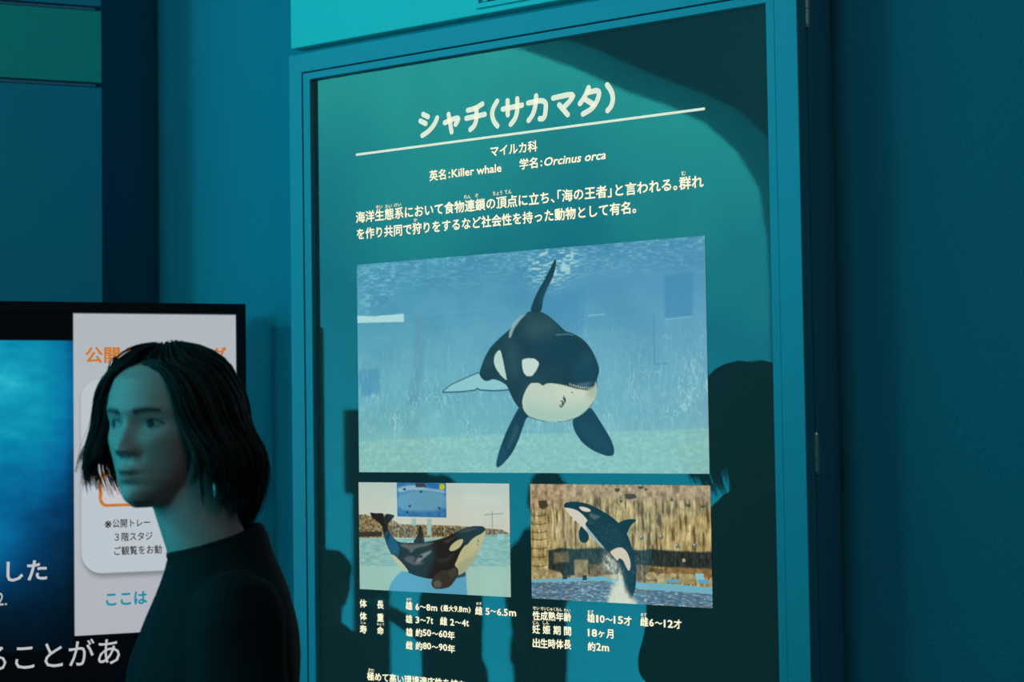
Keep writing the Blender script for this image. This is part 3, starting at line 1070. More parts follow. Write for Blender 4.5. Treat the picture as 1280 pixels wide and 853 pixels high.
# mast
cv.line(S([(932, 240), (934, 360)]), 1.9, (150, 160, 140), .9)
cv.line(S([(880, 260), (1006, 252)]), 1.5, (150, 160, 140), .9)
for x in (886, 912, 960, 984, 1002):
    cv.line(S([(x, 256), (x + 2, 356)]), .5, (170, 176, 156), .5)
cv.line(S([(890, 336), (1010, 334)]), .7, (170, 176, 156), .6)
cv.line(S([(615, 330), (618, 405)]), .9, (200, 204, 190), .8)
DK = (40, 36, 32)
body = cv.mask(S([(200, 330), (235, 345), (268, 405), (305, 440), (350, 448), (400, 447), (480, 443), (560, 430), (640, 405), (700, 372), (760, 345), (820, 334), (875, 337), (890, 360), (882, 402), (862, 460), (830, 530), (790, 590), (745, 640),
                  (700, 668), (640, 684), (560, 690), (500, 684), (430, 668), (370, 642), (320, 605), (280, 552), (250, 500), (225, 440), (210, 385)]))
cv.fill(S([(118, 245), (160, 252), (210, 249), (216, 280), (226, 255), (255, 257), (288, 266), (262, 300), (233, 330), (250, 372), (212, 360), (195, 325), (165, 303), (134, 278)]), DK)
cv.line(S([(216, 260), (222, 320)]), 1.2, (80, 70, 60), .8)
cv.fill(body, DK)
cv.fill(cv.mask(S([(212, 380), (250, 368), (285, 420), (318, 470), (310, 530), (268, 520), (230, 450)]), soft=1.5) * body, (38, 96, 128), .9)
cv.fill(cv.mask(S([(225, 405), (250, 372), (264, 392), (238, 430)]), soft=1) * body, (28, 48, 60), .8)
cv.line(S([(240, 470), (290, 540), (310, 520)]), 2.0, (70, 130, 156), .4)
for L, c, a in [([(318, 450), (400, 458), (470, 452), (560, 440), (500, 470), (420, 484), (396, 520), (372, 486), (330, 474)], (120, 108, 98), .8),
                ([(430, 560), (460, 520), (540, 492), (520, 520), (470, 556), (440, 592), (420, 580)], (150, 146, 142), .85),
                ([(340, 545), (400, 530), (430, 552), (400, 570), (500, 576), (430, 600), (370, 580)], (112, 100, 94), .75),
                ([(560, 560), (640, 540), (690, 500), (660, 560), (590, 590)], (60, 54, 48), .7),
                ([(600, 440), (660, 415), (700, 400), (640, 450)], (84, 76, 70), .6),
                ([(700, 380), (770, 352), (850, 345), (780, 372)], (92, 86, 78), .7)]:
    cv.fill(cv.mask(S(L), soft=1.2) * body, c, a)
cv.fill(cv.mask(S([(445, 535), (470, 530), (468, 545), (446, 548)])) * body, (26, 24, 24), 1)
cv.fill(S([(403, 447), (430, 410), (447, 372), (446, 338), (458, 333), (470, 358), (478, 408), (487, 447)]), (46, 40, 36))
cv.line(S([(462, 345), (470, 385), (476, 430)]), 1.4, (110, 100, 92), .7)
TAN = (206, 190, 138)
cv.fill(S([(890, 360), (866, 386), (822, 405), (782, 440), (778, 452), (745, 470), (720, 510), (700, 560), (683, 595), (705, 640), (712, 664), (745, 642), (790, 590), (830, 530), (863, 460), (884, 402)]), TAN)
cv.fill(cv.mask(S([(700, 600), (740, 560), (800, 540), (850, 470), (830, 540), (790, 595), (745, 645), (714, 662)]), soft=2), (166, 166, 136), .6)
cv.fill(S([(645, 492), (662, 460), (700, 430), (742, 420), (738, 446), (716, 480), (682, 500), (656, 502)]), TAN)
cv.fill(S([(262, 520), (292, 536), (330, 575), (362, 612), (382, 645), (345, 630), (302, 592), (275, 556)]), (206, 198, 156))
cv.fill(S([(526, 722), (535, 690), (558, 652), (600, 630), (650, 628), (690, 598), (714, 635), (692, 690), (652, 742), (600, 753), (550, 754)]), (64, 54, 46))
cv.fill(S([(540, 712), (570, 690), (600, 716), (590, 744), (552, 744)]), (120, 108, 96), .7, soft=1.2)
cv.fill(S([(640, 640), (690, 615), (700, 640), (660, 690)]), (86, 74, 64), .6, soft=1.5)
for L in [[(840, 424), (836, 440), (845, 436)], [(834, 450), (840, 466)]]:
    cv.line(S(L), .9, (60, 56, 44), .9)
cv.fill(S([(700, 668), (755, 640), (758, 668), (690, 684)]), (44, 60, 70), .8)
cv.img += rng.normal(0, 2.5, cv.img.shape)
cv.build('stage_whale_photo', M['photo'], poster)


# -- small picture on the right: a killer whale leaping before a rock face
def T(L):
    return [(655 + x / 4.874, 595 + y / 4.874) for x, y in L]


cv = Canvas(CASE, [(663, 605), (888, 607.6), (890.5, 761), (664.5, 748)], 380, PY - .0015)
H, W_ = cv.H, cv.W
v, u = cv.Y / H, cv.X / W_
a1 = vnoise(H, W_, 60, 9, 61, 3)
a2 = vnoise(H, W_, 14, 5, 62, 3)
a3 = vnoise(H, W_, 30, 60, 63, 2)
rk = (a1 - .5) * 150 + (a2 - .5) * 80 + (a3 - .5) * 60
cv.img = np.stack([186 + rk, 156 + rk * .95, 104 + rk * .8], -1)
cv.fill(np.clip((.36 - a1) * 12, 0, 1), (96, 78, 52), .75)
top = cv.mask(T([(30, 40), (1150, 40), (1150, 150), (700, 160), (420, 130), (180, 190), (30, 200)]), soft=4, smooth=False)
rr = vnoise(H, W_, 16, 14, 64, 3)
cv.fill(top, np.stack([182 + (rr - .5) * 170, 150 + (rr - .5) * 150, 116 + (rr - .5) * 120], -1), .8)
cv.fill(top * np.clip((a3 - .5) * 3, 0, 1), (204, 150, 124), .4)
for x, y, w2, h2 in ((650, 130, 38, 16), (592, 158, 8, 8), (568, 90, 16, 12), (712, 74, 18, 9), (1000, 184, 12, 10), (742, 86, 10, 8), (118, 180, 30, 26), (900, 150, 9, 6), (1090, 190, 14, 7)):
    cv.fill(T([(x - w2, y - h2), (x + w2 * .7, y - h2 * 1.1), (x + w2, y + h2 * .3), (x, y + h2), (x - w2 * .8, y + h2 * .6)]), (70, 56, 40), .9, soft=.6)
for k, y in enumerate((210, 262, 312, 356, 410, 462, 516, 566)):      # terraces on the left
    cv.line(T([(42, y + 30), (100, y + 36), (140, y + 26)]), 1.4, (84, 64, 38), .8)
    cv.fill(T([(44, y), (120, y - 3), (136, y + 14), (60, y + 20)]), (206, 176, 118), .6, soft=1.5)
for x in (180, 262, 330, 460, 600, 676, 742, 800, 860, 930, 985, 1050, 1110):
    cv.line(T([(x, 190 + (x * 7) % 60), (x + 6, 300), (x - 4, 420)]), 1.0, (104, 84, 54), .55)
dk = cv.mask(T([(150, 455), (220, 440), (300, 446), (480, 440), (660, 452), (740, 456), (760, 446), (900, 458), (1000, 462), (1070, 466), (1150, 462), (1150, 580), (1060, 570), (900, 560), (740, 548), (660, 600), (480, 600), (150, 610)]), smooth=False, soft=1)
cv.fill(dk, np.stack([40 + (a2 - .5) * 50, 48 + (a2 - .5) * 50, 46 + (a2 - .5) * 40], -1), .92)
for L, c in [([(180, 470), (270, 460), (275, 525), (180, 530)], (128, 110, 80)), ([(305, 512), (392, 510), (392, 625), (310, 628)], (168, 142, 100)), ([(400, 540), (500, 530), (510, 600), (400, 620)], (128, 104, 70)),
             ([(850, 556), (1150, 566), (1150, 620), (850, 612)], (150, 112, 66)), ([(680, 540), (740, 548), (850, 570), (850, 640), (690, 640)], (112, 88, 60)), ([(50, 560), (160, 570), (230, 590), (230, 628), (50, 628)], (176, 146, 98))]:
    cv.fill(cv.mask(T(L), smooth=False, soft=1), np.array(c)[None, None] + (rr[..., None] - .5) * 90, .9)
for x, y, w2, h2 in ((100, 605, 50, 28), (198, 608, 36, 22), (775, 610, 36, 26), (850, 625, 46, 32), (1000, 630, 58, 34), (900, 606, 30, 14), (960, 606, 20, 12), (1140, 645, 16, 26)):
    cv.fill(cv.mask(T([(x + w2 * math.cos(k * .6283), y + h2 * math.sin(k * .6283)) for k in range(10)])), np.array((186, 162, 114))[None, None] + (rr[..., None] - .5) * 90)
cv.fill(T([(1043, 596), (1093, 596), (1096, 634), (1046, 634)]), (156, 204, 214), 1, smooth=False)
for L in ([(865, 630), (948, 630), (948, 652), (865, 650)], [(1060, 632), (1125, 634), (1125, 658), (1060, 656)]):
    cv.fill(T(L), (108, 172, 196), 1, smooth=False)
cv.fill(T([(45, 632), (240, 622), (480, 612), (700, 650), (860, 655), (1160, 682), (1160, 722), (700, 690), (480, 640), (45, 656)]), (128, 186, 200), 1, smooth=False)
wn = vnoise(H, W_, 4, 14, 66, 3)
wn2 = vnoise(H, W_, 5, 18, 67, 2)
wm = cv.mask(T([(45, 650), (300, 644), (500, 640), (680, 692), (860, 700), (1160, 722), (1160, 840), (45, 800)]), smooth=False)
cv.fill(wm, np.stack([104 + (wn - .5) * 120, 136 + (wn - .5) * 110, 156 + (wn - .5) * 80], -1))
cv.fill(wm * np.clip((wn2 - .54) * 6, 0, 1), (118, 108, 104), .5)
cv.fill(wm * np.clip((wn - .64) * 8, 0, 1), (206, 216, 214), .6)
for x, y in ((718, 378), (836, 374), (934, 428), (1042, 426)):
    cv.fill(T([(x + 13 * math.cos(k * .785), y + 16 * math.sin(k * .785)) for k in range(8)]), (120, 116, 104), 1)
    cv.fill(T([(x - 6 + 5 * math.cos(k * .785), y - 6 + 6 * math.sin(k * .785)) for k in range(8)]), (222, 216, 200), 1)
    cv.line(T([(x + 4, y - 18), (x + 8, y - 36)]), 1.0, (96, 84, 64), .8)
cv.fill(T([(964, 506), (982, 506), (982, 526), (964, 526)]), (200, 178, 140), 1, smooth=False)
cv.line(T([(718, 545), (720, 650)]), 2.4, (168, 150, 120), .9)
for x, y in ((250, 615), (370, 620)):
    cv.fill(T([(x - 12, y - 14), (x + 12, y - 16), (x + 14, y + 14), (x - 14, y + 16)]), (40, 56, 70), .9, smooth=False)
DK = (24, 46, 54)
cv.fill(T([(333, 352), (345, 305), (372, 322), (394, 358), (397, 386), (381, 410), (350, 407), (337, 387)]), DK)
body = cv.mask(T([(243, 185), (250, 166), (300, 157), (360, 164), (420, 184), (480, 218), (530, 248), (570, 283), (602, 310), (632, 360), (652, 420), (676, 500), (685, 580), (682, 660), (672, 710), (655, 760), (620, 735), (605, 690), (610, 640),
                  (595, 590), (578, 540), (560, 510), (530, 480), (490, 440), (450, 400), (410, 350), (370, 312), (330, 280), (290, 245), (255, 207)]))
cv.fill(body, DK)
cv.fill(T([(572, 288), (610, 270), (660, 263), (689, 270), (670, 286), (646, 310), (628, 358), (598, 332)]), DK)
cv.fill(T([(636, 335), (650, 310), (634, 358), (626, 360)]), (170, 190, 186), .6, soft=.6)
cv.fill(cv.mask(T([(400, 225), (470, 250), (430, 270), (400, 250)]), soft=1.2) * body, (130, 130, 116), .6)
cv.fill(cv.mask(T([(380, 280), (405, 265), (425, 290), (400, 300)]), soft=1) * body, (60, 78, 80), .6)
cv.fill(T([(246, 194), (290, 200), (330, 214), (365, 244), (390, 274), (376, 288), (376, 304), (410, 345), (452, 396), (492, 442), (470, 432), (430, 394), (390, 349), (345, 302), (300, 263), (262, 221)]), (236, 214, 192))
cv.fill(cv.mask(T([(376, 300), (410, 345), (452, 396), (494, 444), (470, 432), (430, 394), (386, 346)]), soft=1.0), (150, 172, 182), .85)
cv.fill(T([(333, 190), (360, 189), (395, 200), (412, 216), (385, 223), (350, 213)]), (244, 214, 192))
cv.fill(T([(520, 464), (560, 440), (596, 436), (626, 460), (646, 510), (651, 552), (639, 584), (622, 556), (605, 516), (580, 499), (571, 520), (552, 500)]), (240, 212, 186))
spk = rng.random((H, W_))
spm = cv.mask(T([(420, 250), (560, 290), (650, 420), (680, 600), (660, 740), (610, 700), (600, 600), (540, 480), (420, 340)]), soft=4)
cv.fill((spk > .93) * spm, (150, 160, 156), .7)
# water thrown up
spl = cv.mask(T([(480, 470), (510, 470), (560, 520), (590, 560), (606, 640), (612, 700), (660, 740), (700, 790), (500, 770), (560, 700), (540, 600), (486, 580)]), soft=5)
sn = vnoise(H, W_, 10, 5, 68, 3)
cv.fill(np.clip(spl * (sn * 1.9 - .25), 0, 1), (236, 228, 206), .95)
cv.fill(np.clip(cv.mask(T([(545, 660), (605, 650), (625, 720), (700, 790), (500, 790)]), soft=5) * 1.2, 0, 1), (244, 234, 206), .85)
far = cv.mask(T([(220, 430), (480, 420), (560, 560), (700, 450), (780, 480), (700, 600), (560, 640), (420, 560)]), soft=10)
cv.fill((rng.random((H, W_)) > .965) * far, (222, 220, 204), .8)
cv.img += rng.normal(0, 4, cv.img.shape)
cv.build('leaping_whale_photo', M['photo'], poster)

# ------------------------------------------------------------------ turquoise board above the case
ob = thing('overhead_board', 'bright turquoise painted board just above the blue framed case', 'board', CASE.o, CASE.rot)
bx0, bz0 = CASE.px(363.4, 61.5, -.012)
MB().box(bx0, ER + .05, -.012, WR - .004, bz0, 3.6).build('panel', M['turquoise'], ob, bevel=.002)
(ix0, iz0) = CASE.px(595, 11.6, -.014)
frame_bars(ix0 + .009, ix0 + .601, iz0 + .009, iz0 + .451, ix0, ix0 + .61, iz0, iz0 + .46, -.018, -.012).build('inset_frame', M['turquoise'], ob, bevel=.0008)
frame_bars(ix0 + .0125, ix0 + .5975, iz0 + .0125, iz0 + .4475, ix0 + .009, ix0 + .601, iz0 + .009, iz0 + .451, -.0135, -.012).build('inset_gasket', M['case_side'], ob)
(jx0, jz0) = CASE.px(610, 2.6, -.014)
MB().box(jx0, jx0 + .56, -.0165, -.012, jz0, jz0 + .40).build('dark_inset', M['black'], ob, bevel=.001)
# dark recess between the board and the case top
MB().box(bx0 + .012, ER, .012, WR - .004, ET + .0005, bz0 - .0005).build('support_ledge', M['frame'], ob)

# ------------------------------------------------------------------ display screen on the left
tvc = pt(308, 460, 4.02)
TV = Plane((tvc[0], tvc[1]), TVD)
tz1 = (TV.px(300, 380)[1])
tz0 = tz1 - .80
TW = 1.16
tv = thing('display_screen', 'large black framed display screen showing a white notice page and blue video', 'screen', TV.o, TV.rot)
sx1 = TV.px(296.0, 460)[0]
sz1 = TV.px(200, 392.0)[1]
sx0, sz0 = -TW + .012, tz0 + .012
frame_bars(sx0, sx1, sz0, sz1, -TW, 0, tz0, tz1, 0, .022).build('bezel', M['black'], tv, bevel=.0015)
MB().box(-TW + .004, -.004, .022, .058, tz0 + .004, tz1 - .004).build('housing', M['black'], tv, bevel=.003)
mb = MB()
mb.tube([(-TW / 2, .075, .03), (-TW / 2, .075, tz0 + .3)], .03, 20, round_ends=False)
mb.box(-TW / 2 - .2, -TW / 2 + .2, .058, .08, tz0 + .1, tz0 + .45)
mb.build('stand_pole', M['black'], tv)
MB().box(-TW / 2 - .35, -TW / 2 + .35, -.14, .16, 0, .03).build('stand_base', M['black'], tv, bevel=.006)
SY = .006


class TVCanvas(Canvas):
    def __init__(self, x0, x1, z0, z1, res):
        self.x0, self.x1, self.z0, self.z1 = x0, x1, z0, z1
        self.P, self.depth, self.ss = TV, SY, 2
        self.w, self.h = res, int(round(res * (z1 - z0) / (x1 - x0)))
        self.W, self.H = self.w * 2, self.h * 2
        self.img = np.zeros((self.H, self.W, 3))
        self.Y, self.X = np.mgrid[0:self.H, 0:self.W].astype(float)


cv = TVCanvas(sx0 - .002, sx1 + .002, sz0 - .002, sz1 + .002, 760)
cv.img[:] = (3, 8, 12)
# the video: light falling into deep blue water
vx0, vz1 = TV.px(91.2, 426, SY)
ux = (cv.X / cv.W) * (cv.x1 - cv.x0) + cv.x0
uz = cv.z1 - (cv.Y / cv.H) * (cv.z1 - cv.z0)
vid = (ux < vx0) & (uz < vz1) & (uz > vz1 - .62)
pxs = 1 / 597.0
dxp = (vx0 - ux) / pxs            # pixels left of the page edge
dyp = (vz1 - uz) / pxs            # pixels below the video's top edge
rays = vnoise(cv.H, cv.W, 30, 60, 71, 3)
lum = np.interp(dyp, [0, 60, 110, 150, 200, 260, 320, 380], [.85, .95, .85, .62, .42, .26, .12, .04])
lum = lum * np.interp(dxp, [0, 12, 40, 90, 300], [.55, .8, 1.0, 1.05, .9]) * (0.84 + .32 * rays)
lum += np.exp(-((dxp - 95) ** 2 / 1800 + (dyp - 245) ** 2 / 2600)) * .28
vc = ramp3(np.clip(lum, 0, 1.1), [(0, (2, 8, 14)), (.15, (4, 34, 56)), (.35, (6, 62, 106)), (.55, (6, 104, 156)), (.8, (10, 142, 180)), (1.0, (24, 170, 200)), (1.1, (50, 190, 212))])
cv.fill(vid.astype(float), vc)
# the white page
page = TV.pts([(90.6, 394), (295.2, 392), (297.5, 784), (92.8, 794.5)], SY)
pm = ((ux > vx0) & (uz > (page[3][1] + page[2][1]) / 2) & (uz < (page[0][1] + page[1][1]) / 2)).astype(float)
cv.fill(pm, ramp3(np.clip(dyp / 370, 0, 1), [(0, (190, 198, 204)), (.5, (192, 198, 206)), (1, (188, 192, 200))]))
ledx = .5 + .5 * np.cos(cv.X * 2 * math.pi / 6.0)
cv.img *= (1 - .05 * ledx * pm)[..., None]


def rrect(x0, y0, x1, y1, r, n_=8):
    out = []
    for cx_, cy_, a0 in ((x1 - r, y0 + r, -90), (x1 - r, y1 - r, 0), (x0 + r, y1 - r, 90), (x0 + r, y0 + r, 180)):
        for k in range(n_ + 1):
            a = math.radians(a0 + 90 * k / n_)
            out.append((cx_ + r * math.cos(a), cy_ + r * math.sin(a)))
    return out


def rr_px(x0, y0, x1, y1, r):
    """rounded rectangle on the screen, given by its pixel box at the left edge"""
    (a, zb_), (b, _) = TV.px(x0, y1, SY), TV.px(x1, y1, SY)
    zt_ = TV.px(x0, y0, SY)[1]
    R_ = r * pxs
    W2 = lambda q: ((q[0] - cv.x0) / (cv.x1 - cv.x0) * cv.W, (cv.z1 - q[1]) / (cv.z1 - cv.z0) * cv.H)
    return [W2(q) for q in rrect(a, zb_, b, zt_, R_)]


class _Raw(list):
    pass


_uv = cv.uv
cv.uv = lambda L: list(L) if isinstance(L, _Raw) else _uv(L)
cv.fill(cv.mask(_Raw(rr_px(103, 478, 284, 723, 25)), soft=3, smooth=False) * pm, (120, 122, 132), .75)
cv.fill(cv.mask(_Raw(rr_px(102, 474, 283, 718, 25)), smooth=False), (196, 206, 214), 1)
for y0, y1 in ((487, 584), (590.5, 634.5)):
    cv.fill(cv.mask(_Raw(rr_px(123.5, y0, 262, y1, 10)), smooth=False), (208, 124, 44), 1)
    cv.fill(cv.mask(_Raw(rr_px(127.4, y0 + 3.6, 258, y1 - 3.8, 7)), smooth=False), (206, 208, 214), 1)
screen = cv.build('lit_screen', M['screen'], tv)
LY = SY - .0010
mb = MB()
cjk_line(mb, TV, '公開トレーニング', (106.8, 454.4), (283, 453.0), 20.0, LY, bold=.028)
mb.build('title_lettering', M['scr_orange'], screen)
mb = MB()
box_text(mb, TV, '※', 130.8, 651.0, 139.4, 660.4, LY, bold=.01)
cjk_line(mb, TV, '公開トレー', (140.4, 660.1), (188.5, 658.4), 10.8, LY, bold=.012)
cjk_line(mb, TV, '３階スタジ', (141.5, 677.4), (191.0, 675.2), 10.8, LY, bold=.012)
cjk_line(mb, TV, 'ご観覧をお勧', (141.5, 695.2), (202.8, 691.6), 11.0, LY, bold=.012)
mb.build('notice_lettering', M['scr_black'], screen)
mb = MB()
cjk_line(mb, TV, 'ここは', (130.5, 759.0), (184, 755.4), 18.0, LY, bold=.03)
mb.build('teal_lettering', M['scr_teal'], screen)
mb = MB()
cjk_line(mb, TV, 'した', (2.5, 729.0), (60.5, 725.2), 27.0, LY, bold=.02)
mb.build('caption_lettering', M['scr_white'], screen)
mb = MB()
latin_line(mb, TV, '2.', (-4.0, 757.5), (8.6, 756.6), 17.0, LY, bold=.0)
mb.build('number_lettering', M['scr_white'], screen)
mb = MB()
cjk_line(mb, TV, 'ることがあ', (-22, 842.5), (152.5, 830.0), 35.0, LY, bold=.004)
mb.build('ticker_lettering', M['scr_white'], screen)

# ------------------------------------------------------------------ people
HZ = [.103, .101, .097, .084, .066, .043, .020, 0, -.020, -.040, -.060, -.080, -.095, -.108, -.119]
HW = [.004, .020, .036, .056, .068, .074, .0755, .074, .0725, .069, .064, .055, .044, .032, .015]
HF = [.004, .018, .037, .065, .082, .0905, .0945, .091, .0905, .090, .090, .089, .088, .084, .072]
HB = [.004, .030, .050, .076, .092, .101, .104, .101, .094, .083, .068, .048, .022, -.002, -.035]


def head_dim(z):
    a = HZ[::-1]
    return np.interp(z, a, HW[::-1]), np.interp(z, a, HF[::-1]), np.interp(z, a, HB[::-1])


def g2(x, z, x0, z0, sx, sz):
    return math.exp(-((x - x0) / sx) ** 2 / 2 - ((z - z0) / sz) ** 2 / 2)


NOSE = [(.012, .0), (.0, .003), (-.010, .0085), (-.018, .0135), (-.026, .0190), (-.0325, .0230), (-.0370, .0215), (-.0410, .013), (-.0450, .003), (-.049, 0)]


def face_relief(x, z):
    """how far the face stands out in front of the plain head"""
    d = 0.0
    ax_ = abs(x)
    d -= .0130 * g2(ax_, z, .0325, .001, .0140, .0095)
    d -= .004 * g2(ax_, z, .016, .004, .006, .010)
    d += .0030 * g2(ax_, z, .028, .021, .020, .006)
    nz = np.interp(-z, [-p[0] for p in NOSE], [p[1] for p in NOSE])
    wd = np.interp(z, [-.045, -.030, 0.0, .01], [.0095, .0085, .0062, .008])
    d += nz * math.exp(-(x / wd) ** 2 / 2)
    d += .0085 * g2(ax_, z, .0125, -.0370, .0048, .0052)
    d -= .0045 * g2(ax_, z, .0062, -.0445, .0030, .0026)
    d -= .0035 * g2(ax_, z, .021, -.043, .004, .006)
    d += .0074 * g2(x, z, 0, -.0635, .0140, .0042)
    d += .0085 * g2(x, z, 0, -.0765, .0125, .0048)
    d -= .0050 * g2(x, z, 0, -.0700, .0145, .0017)
    d -= .0030 * g2(x, z, 0, -.0860, .0200, .0040)
    d -= .0015 * g2(x, z, 0, -.0560, .0030, .0050)
    d += .0060 * g2(x, z, 0, -.1030, .0150, .0085)
    d += .0040 * g2(ax_, z, .046, -.020, .014, .013)
    d -= .0030 * g2(ax_, z, .040, -.062, .012, .014)
    for s in (-1, 1):                          # eyeball under its lids
        dx = (x - s * .0335) / .0150
        if abs(dx) < 1:
            hh = .0066 * (1 - dx * dx)
            dz = (z - .0005 - .0012 * dx * s) / max(hh, 1e-4)
            if abs(dz) < 1:
                d += .0060 * (1 - dx * dx) * (1 - dz * dz) ** .5
        d += .0034 * g2(x, z, s * .0335, .0098, .0115, .0018)      # upper lid fold
        d += .0016 * g2(x, z, s * .0335, -.0082, .0105, .0018)
    return d


def head_rings(nr=150, nc=168):
    rings = []
    for k in range(nr + 1):
        t_ = k / nr
        z = .1028 - (.1028 + .1185) * t_
        if t_ < .12:                            # denser at the crown
            z = .103 - .0268 * (t_ / .12) ** 1.8
        w_, f_, b_ = head_dim(z)
        ring = []
        for i in range(nc):
            a = 2 * math.pi * i / nc
            s, c = math.sin(a), math.cos(a)
            x = w_ * math.copysign(abs(s) ** (.93), s)
            if c > 0:
                y = -f_ * abs(c) ** .93
                y -= face_relief(x, z) * min(1, c * 1.6)
            else:
                y = b_ * abs(c)
            ring.append((x, y, z))
        rings.append(ring)
    return rings


def remesh(mb, voxel, smooth=0, factor=.4):
    me = mb.mesh('tmp')
    o = bpy.data.objects.new('tmp', me)
    COL.objects.link(o)
    bm = bmesh.new()
    bm.from_mesh(me)
    bmesh.ops.recalc_face_normals(bm, faces=bm.faces)
    bm.to_mesh(me)
    bm.free()
    m = o.modifiers.new('r', 'REMESH')
    m.mode = 'VOXEL'
    m.voxel_size = voxel
    if smooth:
        s = o.modifiers.new('s', 'SMOOTH')
        s.iterations = smooth
        s.factor = factor
    dg = bpy.context.evaluated_depsgraph_get()
    out = bpy.data.meshes.new_from_object(o.evaluated_get(dg))
    bpy.data.objects.remove(o)
    bpy.data.meshes.remove(me)
    out.polygons.foreach_set('use_smooth', [True] * len(out.polygons))
    return out


def rotz(p, a, c=(0, 0)):
    x, y = p[0] - c[0], p[1] - c[1]
    return (x * math.cos(a) - y * math.sin(a) + c[0], x * math.sin(a) + y * math.cos(a) + c[1], p[2])


EYE = 1.6085                                   # eye height of the 1.70 m figure
HEADC = (0.0, -.045)


def head_to_body(p, yaw, tilt=0.0):
    x, y, z = p
    y, z = y * math.cos(tilt) - z * math.sin(tilt), y * math.sin(tilt) + z * math.cos(tilt)
    q = rotz((x, y, z), yaw)
    return (q[0] + HEADC[0], q[1] + HEADC[1], q[2] + EYE)


TORSO = [(.80, .150, .095, .110), (.88, .168, .105, .122), (.96, .162, .106, .116), (1.04, .148, .104, .100), (1.12, .146, .106, .098), (1.19, .150, .110, .104), (1.26, .154, .104, .106), (1.32, .156, .084, .102),
         (1.365, .148, .064, .092), (1.395, .120, .054, .080), (1.418, .086, .048, .066), (1.432, .060, .046, .056)]
TOY = .020                                    # the trunk's axis lies a little behind the head's


def oval(z, w_, f_, b_, n_=48, oy=TOY, tilt=0.0, p=.85):
    R_ = []
    for i in range(n_):
        a = 2 * math.pi * i / n_
        s, c = math.sin(a), math.cos(a)
        x = w_ * math.copysign(abs(s) ** p, s)
        y = -f_ * abs(c) ** p if c > 0 else b_ * abs(c) ** p
        R_.append((x, y + oy, z + tilt * y))
    return R_


def arm_pts(s, bend):
    """shoulder, elbow, wrist; bend 0 hangs, 1 hand raised in front"""
    sh = Vector((s * .150, TOY + .012, 1.345))
    el = Vector((s * (.200 + .03 * bend), TOY + .025 + .02 * bend, 1.080))
    lo = Vector((s * .215, TOY - .030, .840)).lerp(Vector((s * .06, TOY - .235, 1.20)), bend)
    return sh, el, lo


def add_hand(mb, wrist, d, s, n_=8):
    d = d.normalized()
    side = Vector((0, -1, 0)) - d * Vector((0, -1, 0)).dot(d)
    side.normalize()                           # towards the thumb
    nrm = d.cross(side) * s                    # back of the hand
    w0 = wrist
    mb.tube([w0 - d * .02, w0 + d * .02, w0 + d * .055, w0 + d * .088], [.026, .030, .037, .036], 16, flat=.42, up=nrm)
    for k, (off, ln) in enumerate(((.027, .072), (.009, .080), (-.009, .074), (-.026, .058))):
        b = w0 + d * (.085 - .004 * abs(k - 1)) + side * off
        p1 = b + d * ln * .42 - nrm * .004 * s
        p2 = p1 + d * ln * .32 - nrm * .012
        p3 = p2 + d * ln * .24 - nrm * .014
        mb.tube([b - d * .015, b, p1, p2, p3], [.0092, .0092, .0086, .0078, .0066], n_)
    b = w0 + d * .025 + side * .026
    p1 = b + d * .030 + side * .022 - nrm * .006
    p2 = p1 + d * .028 + side * .006 - nrm * .006
    mb.tube([b - side * .012, b, p1, p2], [.012, .012, .0098, .0074], n_)


